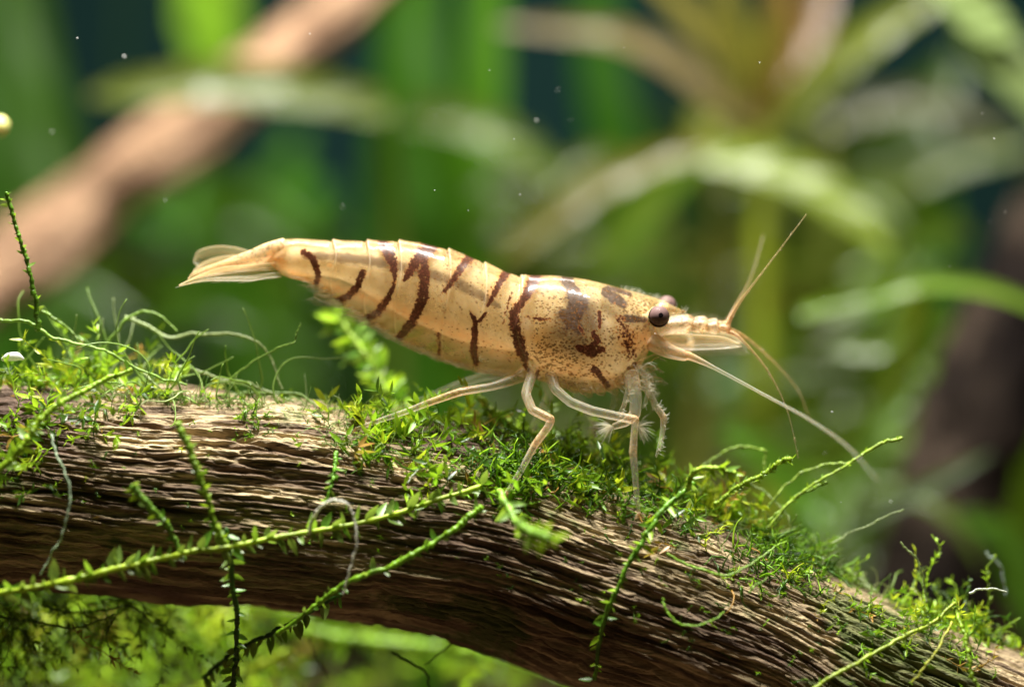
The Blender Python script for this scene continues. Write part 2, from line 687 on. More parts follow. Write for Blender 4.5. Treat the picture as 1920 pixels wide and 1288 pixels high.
STRIPES = [
    [(570, 474, 6), (588, 484, 6), (594, 500, 6), (599, 517, 6), (594, 530, 5)],
    [(682, 512, 6), (674, 536, 7), (655, 556, 7), (630, 565, 6)],
    [(716, 450, 8), (727, 470, 11), (737, 490, 10), (742, 515, 6), (742, 527, 2)],
    [(741, 534, 4), (730, 560, 6), (710, 586, 8), (684, 600, 6)],
    [(812, 456, 15), (795, 476, 14), (778, 500, 10), (760, 526, 4)],
    [(795, 488, 8), (798, 520, 10), (795, 556, 10), (784, 586, 9), (768, 612, 9), (746, 636, 6)],
    [(884, 480, 9), (868, 500, 8), (852, 525, 6), (835, 548, 4)],
    [(952, 508, 8), (938, 530, 6), (926, 555, 5), (915, 574, 3)],
    [(884, 588, 3), (892, 602, 5), (891, 630, 6), (888, 655, 7), (893, 680, 6)],
    [(911, 588, 3), (900, 602, 4)],
    [(1004, 518, 11), (992, 545, 9), (976, 572, 8), (963, 588, 9), (967, 620, 10), (976, 655, 10), (984, 672, 9)],
    [(984, 684, 4), (990, 694, 4)],
    [(1008, 696, 3), (1003, 714, 3)],
    [(1110, 625, 5), (1118, 640, 7), (1098, 658, 5)],
    [(1112, 692, 7), (1124, 706, 6), (1138, 722, 5)],
    [(1082, 652, 6), (1108, 660, 9), (1128, 655, 5)],
    [(1122, 585, 3), (1122, 615, 3)],
    [(1084, 614, 3), (1092, 625, 3)],
]
FAINT = [[(823, 624, 5), (823, 645, 6), (825, 664, 4)],
         [(960, 548, 3), (950, 580, 3), (943, 610, 3)],
         [(1170, 625, 18), (1182, 665, 12)], [(1178, 692, 8), (1190, 682, 6)], [(1160, 600, 10), (1165, 625, 10)],
         [(985, 595, 3), (1030, 600, 5)]]
st = np.zeros_like(PX)
for s_ in STRIPES:
    st = np.maximum(st, 1 - np.clip((dseg(s_) - .55) / 1.0, 0, 1))
for s_ in FAINT:
    st = np.maximum(st, .62 * (1 - np.clip((dseg(s_) - .4) / 1.1, 0, 1)))
# speckles: all over the head shield, along the back, thinly on the flank
head = sstep(985, 1005, PX)
spk = head * (.46 + .26 * vnoise(XB * .035, PY * .035, 91) + .45 * np.exp(-(((PX - 1060) / 70) ** 2 + ((PYv - 640) / 60) ** 2)))
spk = np.maximum(spk, head * .9 * np.exp(-(((PX - 1190) / 45) ** 2 + ((PYv - 575) / 25) ** 2)))
backline = np.exp(-((1 - T_) / .10) ** 1.5) * sstep(-.3, .3, vnoise(XB * .03, AB * 0, 77) + .25)
spk = np.maximum(spk, 1.0 * backline)
spk = np.maximum(spk, .75 * (1 - head) * sstep(.80, .93, T_) * sstep(-.1, .4, vnoise(XB * .028, AB * 0 + 3.3, 78)))
spk = np.maximum(spk, .24 * (1 - head) * sstep(750, 850, PX))
spk = np.maximum(spk, .5 * (1 - sstep(530, 560, PX)) * sstep(.1, .9, T_))
# dark organs seen through the shell
ORG = [[(1063, 524, 13), (1072, 545, 13), (1082, 556, 10)], [(1082, 572, 24), (1075, 590, 18)], [(1056, 588, 10), (1070, 604, 17), (1084, 618, 10)],
       [(1135, 548, 11), (1155, 562, 13), (1166, 570, 9)], [(1172, 598, 9), (1205, 600, 7)], [(1140, 540, 5), (1180, 552, 5)]]
og = np.zeros_like(PX)
for s_ in ORG:
    og = np.maximum(og, 1 - np.clip((dseg(s_) - .55) / .8, 0, 1))
GREY = [[(575, 480, 9), (640, 484, 11), (700, 490, 11), (800, 512, 11), (860, 532, 12), (905, 558, 10), (935, 575, 6)], [(1090, 590, 26), (1110, 610, 22)], [(1060, 625, 34), (1080, 645, 30)]]
gy_ = np.zeros_like(PX)
for s_ in GREY:
    gy_ = np.maximum(gy_, 1 - np.clip((dseg(s_) - .3) / 1.0, 0, 1))
ORA = [[(545, 512, 8), (610, 533, 9), (690, 560, 11), (760, 590, 16), (860, 630, 20), (960, 665, 16)], [(790, 470, 7), (765, 505, 7)], [(865, 490, 8), (840, 525, 6)], [(935, 520, 9), (915, 560, 6)],
       [(985, 540, 10), (965, 570, 8)], [(620, 498, 5), (626, 502, 4)], [(693, 515, 4), (690, 517, 4)], [(1085, 548, 8), (1092, 552, 6)], [(825, 562, 4), (830, 564, 4)], [(575, 474, 10), (570, 470, 8)],
       [(500, 480, 14), (530, 500, 10)], [(1180, 640, 22), (1215, 640, 26)], [(742, 528, 4), (741, 534, 4)], [(1010, 690, 16), (1160, 715, 14)]]
orr = np.zeros_like(PX)
for s_ in ORA:
    orr = np.maximum(orr, 1 - np.clip((dseg(s_) - .2) / 1.2, 0, 1))
yel = head * np.exp(-(((PX - 1040) / 75) ** 2 + ((PYv - 660) / 60) ** 2)) + .6 * np.exp(-(((PX - 840) / 90) ** 2 + ((PYv - 660) / 30) ** 2))
pale = np.clip(edge, 0, 1)
for px_, py_, r_ in ((1134, 610, 14), (985, 610, 14), (1140, 650, 12), (1150, 680, 10), (1120, 600, 10)):
    pale = np.maximum(pale, .55 * np.exp(-(((PX - px_) / r_) ** 2 + ((PYv - py_) / (r_ * 1.5)) ** 2)))

idx = np.arange(NXB * NAB).reshape(NXB, NAB)
nx_ = np.roll(idx, -1, axis=1)
F = np.stack([idx[:-1], idx[1:], nx_[1:], nx_[:-1]], -1).reshape(-1, 4)
PV = PTS.reshape(-1, 3)
cap0, cap1 = PTS[0].mean(0), PTS[-1].mean(0)
capf = [(NXB * NAB, j, (j + 1) % NAB, (j + 1) % NAB) for j in range(NAB)]
capf += [(NXB * NAB + 1, idx[-1, (j + 1) % NAB], idx[-1, j], idx[-1, j]) for j in range(NAB)]
F = np.vstack([F, capf])
PV = np.vstack([PV, cap0, cap1])
pad = lambda a: np.concatenate([a.ravel(), a[0, :1], a[-1, :1]])
SROOT = (.05, .0, -.2)
shrimp = thing('shrimp', SROOT, 'translucent amber shrimp with dark brown stripes standing on the mossy log', 'shrimp')


def spart(mb, name, mat, parent=None):
    return mb.build(name, mat, parent or shrimp, offset=SROOT)


me = mesh_from('body', PV - np.array(SROOT), F, np.stack([pad(st), pad(spk), pad(og)], -1))
a2 = me.attributes.new('Tint', 'FLOAT_COLOR', 'POINT')
a2.data.foreach_set('color', np.stack([pad(gy_), pad(orr), pad(yel), pad(pale)], -1).astype(np.float32).ravel())
clear = np.clip(.68 + .02 * head - .30 * pale - .20 * orr, .1, .9)
a3 = me.attributes.new('Clear', 'FLOAT', 'POINT')
a3.data.foreach_set('value', pad(clear).astype(np.float32))
t = NT('shrimp_shell')
s1 = t.node('ShaderNodeSeparateColor')
t.ln(t.attr('Col').outputs['Color'], s1.inputs[0])
ta = t.attr('Tint')
s2 = t.node('ShaderNodeSeparateColor')
t.ln(ta.outputs['Color'], s2.inputs[0])
nb = t.noise(7, 4)
nf = t.noise(75, 3, .6)
nm = t.noise(26, 3, .6)
col = t.mix(t.sm(.35, .7, nb), (.55, .40, .18), (.69, .54, .29))
col = t.mix(t.math('MULTIPLY', s2.outputs[2], .8), col, (.44, .27, .05))
col = t.mix(t.math('MULTIPLY', t.math('MULTIPLY', s2.outputs[1], t.sm(.25, .65, nm)), .9), col, (.80, .33, .085))
col = t.mix(t.math('MULTIPLY', s2.outputs[0], t.math('MULTIPLY_ADD', nm, .9, .25)), col, (.15, .105, .08))
ogm = t.sm(.30, .75, t.math('ADD', s1.outputs[2], t.math('MULTIPLY', t.math('SUBTRACT', nm, .5), 1.6)))
col = t.mix(t.math('MULTIPLY', ogm, .9), col, t.mix(t.sm(.4, .7, nf), (.030, .014, .016), (.11, .07, .068)))
col = t.mix(t.math('MULTIPLY', ta.outputs['Alpha'], .6), col, (.85, .74, .55))
# pin-prick pigment cells
vo = t.node('ShaderNodeTexVoronoi', feature='F1')
vo.inputs['Scale'].default_value = 92
vo.inputs['Randomness'].default_value = 1.0
wv = t.node('ShaderNodeMapping')
t.ln(t.obj(), wv.inputs['Vector'])
wv.inputs['Scale'].default_value = (.8, 1, 1.15)
wv.inputs['Rotation'].default_value = (0, .5, 0)
t.ln(wv.outputs[0], vo.inputs['Vector'])
vc = t.node('ShaderNodeSeparateColor')
t.ln(vo.outputs['Color'], vc.inputs[0])
size = t.math('MULTIPLY', t.math('MULTIPLY', t.sm(.0, 1.0, t.math('ADD', s1.outputs[1], t.math('MULTIPLY', t.math('SUBTRACT', vc.outputs[0], .5), 1.0))), .72), t.math('MULTIPLY_ADD', nm, 1.0, .4))
dot = t.math('SUBTRACT', 1.0, t.sm(t.math('MULTIPLY', size, .72), size, t.math('ADD', vo.outputs['Distance'], t.math('MULTIPLY', t.math('SUBTRACT', nf, .5), .25))))
dot = t.math('MULTIPLY', dot, t.math('GREATER_THAN', size, .03))
col = t.mix(t.math('MULTIPLY', dot, .85), col, t.mix(vc.outputs[1], (.045, .018, .007), (.16, .070, .012)))
# stripes with grainy edges and an orange rim
ns = t.noise(62, 3, .7)
sv = t.math('ADD', s1.outputs[0], t.math('MULTIPLY', t.math('SUBTRACT', ns, .5), 2.5))
col = t.mix(t.math('MULTIPLY', t.sm(.22, .50, sv), .6), col, (.70, .27, .06))
nf2 = t.noise(120, 2, .6)
dark = t.mix(t.sm(.42, .68, nf2), (.030, .006, .005), (.12, .03, .018))
col = t.mix(t.math('MULTIPLY', t.sm(.38, .72, sv), .93), col, dark)
p = t.pbr(Base_Color=col, Roughness=.32, Specular_IOR_Level=.35, Subsurface_Weight=t.math('MULTIPLY', t.math('SUBTRACT', 1.0, t.math('MAXIMUM', t.math('MAXIMUM', t.sm(.40, .60, sv), ogm), dot)), .5), Subsurface_Scale=.07, Coat_Weight=.6, Coat_Roughness=.05)
p.inputs['Subsurface Radius'].default_value = (1.0, .55, .25)
t.ln(t.bump(t.noise(34, 4, .6), .12, .004), p.inputs['Normal'])
tl = t.node('ShaderNodeBsdfTranslucent')
t.put(tl.inputs['Color'], t.mix(t.math('MULTIPLY', t.math('SUBTRACT', 1.0, t.math('MAXIMUM', t.sm(.40, .60, sv), t.math('MAXIMUM', ogm, dot))), .5), col, (1.0, .76, .38)))
sh = t.mixsh(.42, p, tl)
tr = t.node('ShaderNodeBsdfTransparent')
tr.inputs[0].default_value = (1.0, .97, .90, 1)
lw = t.node('ShaderNodeLayerWeight')
lw.inputs['Blend'].default_value = .3
cl = t.math('MULTIPLY', t.attr('Clear').outputs['Fac'], t.math('SUBTRACT', 1.0, t.math('MAXIMUM', t.math('MAXIMUM', t.sm(.46, .62, sv), t.math('MULTIPLY', dot, .85)), t.math('MULTIPLY', ogm, .6))))
cl = t.math('MULTIPLY', cl, t.math('SUBTRACT', 1.0, t.math('MULTIPLY', t.math('POWER', lw.outputs['Facing'], 2.0), .55)))
M_shell = t.done(t.mixsh(cl, sh, tr))
me.materials.append(M_shell)
link('body', me, shrimp)

# --- the pale muscle and dark gut lying under the clear shell
xm = np.linspace(512, 1216, 300)
am_ = np.linspace(0, 2 * math.pi, 84, endpoint=False)
XM, AM = np.meshgrid(xm, am_, indexing='ij')
tm, bm_, wm = np.interp(xm, xs, top)[:, None], np.interp(xm, xs, bot)[:, None], np.interp(xm, xs, wid)[:, None]
endf = sstep(512, 545, XM) * (1 - .5 * sstep(1180, 1216, XM))
hd = sstep(970, 1020, XM)
tm2 = tm + (15 - 5 * hd) + 6 * (1 - endf)
bm2 = bm_ - (40 - 24 * hd) * sstep(560, 660, XM) - 8 - 8 * (1 - endf)
TM = np.cos(AM)
PYM = (tm2 + bm2) / 2 - TM * (bm2 - tm2) / 2
YM = -wm * .80 * np.sign(np.sin(AM)) * np.abs(np.sin(AM)) ** .85 * (.5 + .5 * endf)
YM = YM * (1 + .05 * np.sin(XM * .10 + .6 * np.sin(AM)) * (1 - hd))
VM = np.stack([(XM - 960) / S, YM, (644 - PYM) / S], -1)
PX, PYv = XM, PYM
gut = np.zeros_like(XM)
for s_ in GREY[:1]:
    gut = np.maximum(gut, 1 - np.clip((dseg(s_) - .4) / .9, 0, 1))
for s_ in [[(1084, 575, 30), (1078, 592, 24), (1100, 588, 22)], [(1052, 592, 14), (1070, 606, 20), (1086, 622, 14)], [(1140, 550, 14), (1166, 570, 10)], [(1064, 530, 14), (1078, 552, 12)], [(1172, 598, 9), (1205, 600, 7)]]:
    gut = np.maximum(gut, 1.5 * (1 - np.clip((dseg(s_) - .4) / .9, 0, 1)))
smoke = np.zeros_like(XM)
for s_ in [[(1100, 590, 36), (1105, 612, 28)], [(1055, 628, 44), (1085, 645, 38)], [(1130, 575, 16), (1150, 590, 12)]]:
    smoke = np.maximum(smoke, 1 - np.clip((dseg(s_) - .2) / 1.0, 0, 1))
warm = np.zeros_like(XM)
for s_ in ORA[:1] + ORA[-4:] + [[(1020, 650, 50), (1080, 690, 40)]]:
    warm = np.maximum(warm, 1 - np.clip((dseg(s_) - .2) / 1.2, 0, 1))
idx = np.arange(300 * 84).reshape(300, 84)
nx_ = np.roll(idx, -1, axis=1)
F = np.vstack([np.stack([idx[:-1], idx[1:], nx_[1:], nx_[:-1]], -1).reshape(-1, 4),
               [(300 * 84, j, (j + 1) % 84, (j + 1) % 84) for j in range(84)], [(300 * 84 + 1, idx[-1, (j + 1) % 84], idx[-1, j], idx[-1, j]) for j in range(84)]])
VM2 = np.vstack([VM.reshape(-1, 3), VM[0].mean(0), VM[-1].mean(0)])
me = mesh_from('muscle', VM2 - np.array(SROOT), F, np.stack([pad(gut), pad(smoke), pad(warm)], -1))
t = NT('shrimp_muscle')
s1 = t.node('ShaderNodeSeparateColor')
t.ln(t.attr('Col').outputs['Color'], s1.inputs[0])
nm = t.noise(18, 4, .65)
nfib = t.noise(1.0, 4, .6, t.scaled((30, 20, 9)))
col = t.mix(t.sm(.3, .7, nfib), (.62, .50, .29), (.88, .79, .56))
col = t.mix(t.math('MULTIPLY', s1.outputs[2], t.sm(.2, .6, nm)), col, (.90, .54, .22))
col = t.mix(t.math('MULTIPLY', s1.outputs[1], t.sm(.20, .5, nm)), col, (.075, .058, .036))
col = t.mix(t.math('MULTIPLY', t.sm(.15, 1.0, t.math('ADD', s1.outputs[0], t.math('MULTIPLY', t.math('SUBTRACT', nm, .5), 2.2))), .9), col, (.10, .065, .052))
p = t.pbr(Base_Color=col, Roughness=.5, Specular_IOR_Level=.2, Subsurface_Weight=.5, Subsurface_Scale=.05)
p.inputs['Subsurface Radius'].default_value = (1.0, .6, .3)
tl = t.node('ShaderNodeBsdfTranslucent')
t.put(tl.inputs['Color'], t.mix(.3, col, (1, .8, .45)))
tr = t.node('ShaderNodeBsdfTransparent')
me.materials.append(t.done(t.mixsh(.20, t.mixsh(.55, p, tl), tr)))
link('muscle', me, shrimp)

# --- eyes
t = NT('shrimp_eye')
M_eye = t.done(t.pbr(Base_Color=t.mix(t.noise(60, 2), (.12, .068, .062), (.17, .105, .095)), Roughness=.6, Specular_IOR_Level=.12, Coat_Weight=.03, Coat_Roughness=.1))
t = NT('shrimp_pupil')
M_pup = t.done(t.pbr(Base_Color=t.mix(t.noise(40), (.006, .004, .005), (.012, .008, .009)), Roughness=.2))
t = NT('eye_cup')
M_cup = t.done(t.pbr(Base_Color=t.mix(t.noise(40), (.72, .58, .33), (.85, .75, .52)), Roughness=.25, Subsurface_Weight=.5, Subsurface_Scale=.05))


def ball(mb, c, r, axis_=None, squash=1.0, n=20, cut=None):
    c = np.asarray(c, float)
    th = np.linspace(0, math.pi if cut is None else cut, n)
    ph = np.linspace(0, 2 * math.pi, 2 * n, endpoint=False)
    ax = norm(np.array(axis_ if axis_ is not None else (0, -1, 0)))
    s_ = norm(np.cross(ax, (0.1, .2, 1)))
    q = np.cross(ax, s_)
    v = []
    for a in th:
        for b_ in ph:
            v.append(c + r * (squash * math.cos(a) * ax + math.sin(a) * (math.cos(b_) * s_ + math.sin(b_) * q)))
    f = []
    m = len(ph)
    for i in range(n - 1):
        for j in range(m):
            f.append((i * m + j, (i + 1) * m + j, (i + 1) * m + (j + 1) % m, i * m + (j + 1) % m))
    mb.add(v, f)


for (px_, py_, yy, sgn) in ((1236, 592, -.125, -1), (1250, 573, .115, 1)):
    c = at(px_, py_, yy)
    ax = norm(np.array((.12, sgn * 1.0, .05)))
    mb = MB()
    ball(mb, c, .046, ax)
    eye = spart(mb, 'eye', M_eye)
    mb = MB()
    ball(mb, c + ax * .0006, .0470, ax, 1.0, 8, .24)
    spart(mb, 'pupil', M_pup, eye)
    mb = MB()
    ball(mb, c - ax * .006 + np.array((-.002, 0, -.004)), .0515 if sgn < 0 else .036, -ax, 1.0, 16, 1.75 if sgn < 0 else 1.2)
    mb.tube(np.array([c - ax * .03, at(1218, 596, yy * .62), at(1200, 600, yy * .4)]), [.030, .028, .03], 12, n=8)
    spart(mb, 'eye_stalk', M_cup)

# --- rostrum teeth and fine bristles on the head
mb = MB()
for k in range(90):
    f_ = random.random()
    px_ = 1165 + 122 * f_
    py_ = np.interp(px_, xs, top) + random.uniform(-1, 2)
    if px_ > 1255 and random.random() < .5:
        py_ = np.interp(px_, xs, bot)
        tip = (px_ + random.uniform(2, 7), py_ + random.uniform(3, 8))
    else:
        tip = (px_ + random.uniform(-2, 8), py_ - random.uniform(4, 10))
    y0 = random.uniform(-.02, .02)
    mb.tube(np.array([at(px_, py_, y0), at(*tip, y0 * 1.6)]), [.0022, .0006], 3, (0, 0, 1))
spart(mb, 'head_bristles', M_seta)['kind'] = 'stuff'

# --- feelers on the head
PEDY = -.045
for k, yy in enumerate((-.06, .06)):
    mb = MB()
    dz = -6 * k
    px0 = [(1232, 618), (1255, 613), (1290, 610), (1296, 611), (1318, 612), (1322, 613), (1342, 615), (1346, 615), (1366, 617)]
    rr = [.036, .034, .037, .023, .034, .021, .031, .018, .022]
    cc = [(.3, .3, .4), (.3, .5, .3), (.3, 1, .2), (.8, 1, 0), (.2, 1, .2), (.8, 1, 0), (.2, 1, .2), (.8, 1, 0), (.6, 1, 0)]
    mb.tube(np.array([at(a, b_ + dz, yy) for a, b_ in px0]), rr, 12, np.array(cc), n=48)
    for q in range(22):
        f_ = random.uniform(.2, 1)
        px_ = 1245 + 120 * f_
        mb.tube(np.array([at(px_, 598 + 8 * f_ + dz, yy), at(px_ + random.uniform(2, 8), 592 + 8 * f_ + dz - random.uniform(0, 5), yy + random.uniform(-.02, .02))]), [.0022, .0006], 3, (0, 0, 1))
    spart(mb, 'feeler_base', M_fin)


def whip(pts, r0, r1, name='feeler', col0=(.9, .5, 0), col1=(0, 0, 1), rings=0, mat=None, parent=None):
    n = 90
    p = smooth(path(pts), n)
    r = r1 + (r0 - r1) * (1 - np.linspace(0, 1, n)) ** 2.2
    if rings:
        r = r * (1 + .16 * np.sin(np.linspace(0, rings * 2 * math.pi, n)))
    k = np.linspace(0, 1, n)[:, None]
    c_ = np.array(col0) * (1 - k) ** 1.5 + np.array(col1) * (1 - (1 - k) ** 1.5)
    mb = MB()
    mb.tube(p, r, 8, c_)
    for q in range(40 if rings else 0):
        i = random.randrange(2, n - 2)
        dv = np.array([random.uniform(-1, 1), random.uniform(-.6, .6), random.uniform(-1, 1)])
        mb.tube(np.array([p[i], p[i] + norm(dv) * .018 * (1 - .5 * i / n)]), [.0016, .0005], 3, (0, 0, .8))
    return spart(mb, name, mat or M_whip, parent)


whip([(1362, 614, -.06), (1385, 570, -.10), (1440, 497, -.16), (1512, 402, -.25)], .0115, .0028, rings=42)
whip([(1360, 610, .06), (1378, 575, .12), (1408, 520, .26), (1432, 440, .42)], .010, .0026, rings=40)
whip([(1364, 620, -.06), (1390, 636, -.12), (1440, 696, -.2), (1476, 770, -.25), (1497, 858, -.28)], .0105, .0030, rings=46)
whip([(1364, 616, .05), (1400, 634, .08), (1450, 678, .15), (1495, 730, .22), (1518, 785, .28)], .0095, .0030, rings=40)
# long antennae with their basal joints
for k, pts in enumerate(([(1222, 640, -.085), (1250, 656, -.11), (1280, 666, -.12), (1296, 669, -.125), (1340, 690, -.16), (1420, 733, -.30), (1520, 788, -.55), (1590, 838, -.8), (1645, 900, -1.1)],)):
    mb = MB()
    rr = [.045, .036, .026, .018, .0088, .0072, .0065, .0056, .004]
    cc = np.array([(.7, .2, 0), (.7, .2, .3), (.8, .2, .2), (1, .3, 0), (.15, 0, .8), (.1, 0, .8), (.1, 0, .85), (.1, 0, .9), (0, 0, 1)])
    mb.tube(path(pts), rr, 12, cc, n=120)
    spart(mb, 'antenna', M_leg)
mb = MB()
mb.tube(path([(1222, 636, .085), (1250, 650, .11), (1284, 655, .14), (1296, 640, .20), (1265, 618, .32), (1130, 610, .50), (900, 580, .62)]), [.045, .034, .026, .014, .012, .009, .006], 10,
        np.array([(.7, .2, 0), (.7, .2, .3), (1, .3, 0), (.1, 0, .8), (.1, 0, .85), (0, 0, .95), (0, 0, 1)]), n=80)
spart(mb, 'antenna', M_leg)


def paddle(name, root, outline_up, outline_lo, y0, y1, thick=.006, col=(.35, .1, .8), ribs=5, mat=None, parent=None, fringe=None):
    """flat fin with two edges given as pixel polylines, real thickness and raised ribs"""
    n, m = 36, 14
    up = smooth(np.array(outline_up, float), n)
    lo = smooth(np.array(outline_lo, float), n)
    mb = MB()
    V, CC = [], []
    for side in (-1, 1):
        for i in range(n):
            for j in range(m):
                f_ = j / (m - 1)
                px_, py_ = up[i] * (1 - f_) + lo[i] * f_
                e = math.sin(math.pi * f_) ** .5 * math.sin(math.pi * min(1, .08 + i / (n - 1) * .92)) ** .4
                yy = y0 + (y1 - y0) * i / (n - 1) + .03 * math.sin(math.pi * f_) * side * 0 + side * thick * (.25 + e)
                yy += side * .004 * math.cos(f_ * math.pi * 2 * ribs) * e + .02 * math.sin(math.pi * f_)
                V.append(at(px_, py_, yy))
                r_ = .5 + .5 * math.cos(f_ * math.pi * 2 * ribs)
                CC.append((col[0] + .35 * r_, col[1], col[2] - .35 * r_ * col[2]))
    F_ = []
    for s_ in range(2):
        o = s_ * n * m
        for i in range(n - 1):
            for j in range(m - 1):
                a = o + i * m + j
                q = (a, a + 1, a + m + 1, a + m)
                F_.append(q if s_ == 0 else q[::-1])
    o = n * m
    for i in range(n - 1):
        for j in (0, m - 1):
            a = i * m + j
            F_.append((a, a + m, a + m + o, a + o))
    for j in range(m - 1):
        for i in (0, n - 1):
            a = i * m + j
            F_.append((a, a + 1, a + 1 + o, a + o))
    mb.add(V, F_, CC)
    ob = spart(mb, name, mat or M_fin, parent)
    if fringe:
        fb = MB()
        line, cnt, dx, dy = fringe
        ln_ = {'up': up, 'lo': lo}[line]
        for k in range(cnt):
            i = (k + random.random()) / cnt * (n - 1)
            i0 = int(min(i, n - 2))
            q = ln_[i0] * (1 - i + i0) + ln_[i0 + 1] * (i - i0)
            yy = y0 + (y1 - y0) * i / (n - 1)
            j = random.uniform(.7, 1.15)
            fb.tube(np.array([at(q[0], q[1], yy), at(q[0] + dx * .5 * j, q[1] + dy * .42 * j, yy + .004), at(q[0] + dx * j, q[1] + dy * j * .8, yy + .01)]), [.0020, .0015, .0006], 3, (0, 0, .9))
        o2 = spart(fb, 'bristle_fringe', M_seta, ob)
        o2['kind'] = 'stuff'
    return ob


for yy, dz in ((-.10, 0), (.10, -8)):
    paddle('antennal_scale', None, [(1240, 630 + dz), (1270, 626 + dz), (1320, 628 + dz), (1360, 632 + dz), (1388, 644 + dz)], [(1240, 650 + dz), (1280, 656 + dz), (1320, 656 + dz), (1362, 654 + dz), (1392, 650 + dz)],
           yy * .8, yy * 1.2, .007, (.15, .0, .75), 3, fringe=('lo', 60, 16, 18))

# --- tail fan
TAIL = [
    ('uropod', [(528, 492), (500, 493), (460, 497), (420, 500), (380, 512), (335, 534)], [(528, 520), (500, 522), (470, 527), (430, 527), (380, 528), (336, 537)], -.045, -.115, .008, (.35, .05, .80), 4, ('lo', 26, -12, 4)),
    ('uropod', [(526, 480), (490, 484), (450, 486), (410, 492), (365, 508), (352, 522)], [(528, 506), (490, 508), (450, 510), (410, 516), (375, 522), (352, 527)], -.03, -.06, .008, (.45, .25, .70), 3, None),
    ('uropod', [(520, 466), (480, 472), (440, 463), (405, 461), (372, 470), (362, 488)], [(520, 486), (480, 494), (440, 500), (405, 504), (380, 505), (363, 494)], .04, .12, .006, (.05, .0, .95), 3, None),
    ('uropod', [(520, 470), (480, 480), (440, 478), (400, 484), (375, 496), (362, 508)], [(520, 492), (480, 500), (440, 506), (400, 512), (378, 514), (362, 511)], .03, .09, .006, (.15, .0, .8), 3, None),
]
for nm_, u_, l_, ya, yb, th, cc, rb, fr in TAIL:
    paddle(nm_, None, u_, l_, ya, yb, th, cc, rb, fringe=fr)
mb = MB()
mb.tube(path([(535, 466, 0), (505, 472, 0), (470, 484, 0), (430, 496, 0), (390, 508, 0), (362, 518, 0)]), [.05, .044, .036, .028, .02, .008], 12,
        np.array([(.6, .8, 0), (.6, .9, 0), (.6, .9, .1), (.6, .7, .3), (.5, .4, .5), (.3, .1, .7)]), n=40, flat=1.25)
spart(mb, 'telson', M_fin)

# --- swimmerets and the bristly lower rim of the tail plates
for k, (px_, py_) in enumerate(((622, 548), (668, 578), (722, 612), (786, 648), (850, 676))):
    for yy in (-.045, .045):
        L_ = 30 + 2 * k
        px_, py_ = px_ + (6 if yy < 0 else 0), py_ - (10 if yy < 0 else 0)
        paddle('swimmeret', None, [(px_ + 12, py_ - 14), (px_ - 4, py_ - 8), (px_ - L_ * .7, py_ - 2), (px_ - L_, py_ + 4)],
               [(px_ + 16, py_ + 2), (px_ + 4, py_ + 12), (px_ - L_ * .5, py_ + 12), (px_ - L_, py_ + 8)], yy, yy * 1.1, .004, (.1, .0, 1.0), 2)
paddle('swimmeret', None, [(648, 556), (630, 548), (606, 546), (588, 552)], [(650, 572), (632, 570), (606, 566), (588, 556)], -.05, -.055, .004, (.05, .0, 1.0), 2, fringe=('lo', 30, -16, 8))
paddle('swimmeret', None, [(705, 590), (685, 588), (665, 585), (650, 584)], [(708, 606), (690, 606), (668, 598), (650, 588)], -.055, -.06, .004, (.05, .0, 1.0), 2, fringe=('lo', 30, -16, 8))
mb = MB()
for k in range(420):
    px_ = random.uniform(588, 960)
    py_ = np.interp(px_, xs, bot) - random.uniform(0, 10)
    yy = random.choice((-1, 1)) * random.uniform(.02, .07)
    l_ = random.uniform(.5, 1.2)
    mb.tube(np.array([at(px_, py_, yy), at(px_ - 14 * l_, py_ + 3 * l_, yy), at(px_ - 30 * l_, py_ + 0 * l_, yy * 1.1)]) if px_ < 700 else
            np.array([at(px_, py_, yy), at(px_ - 12 * l_, py_ + 2 * l_, yy), at(px_ - 30 * l_, py_ - 7 * l_, yy * 1.1)]), [.0022, .0018, .0006], 3, (0.1, 0, .7))
spart(mb, 'belly_bristles', M_seta)['kind'] = 'stuff'


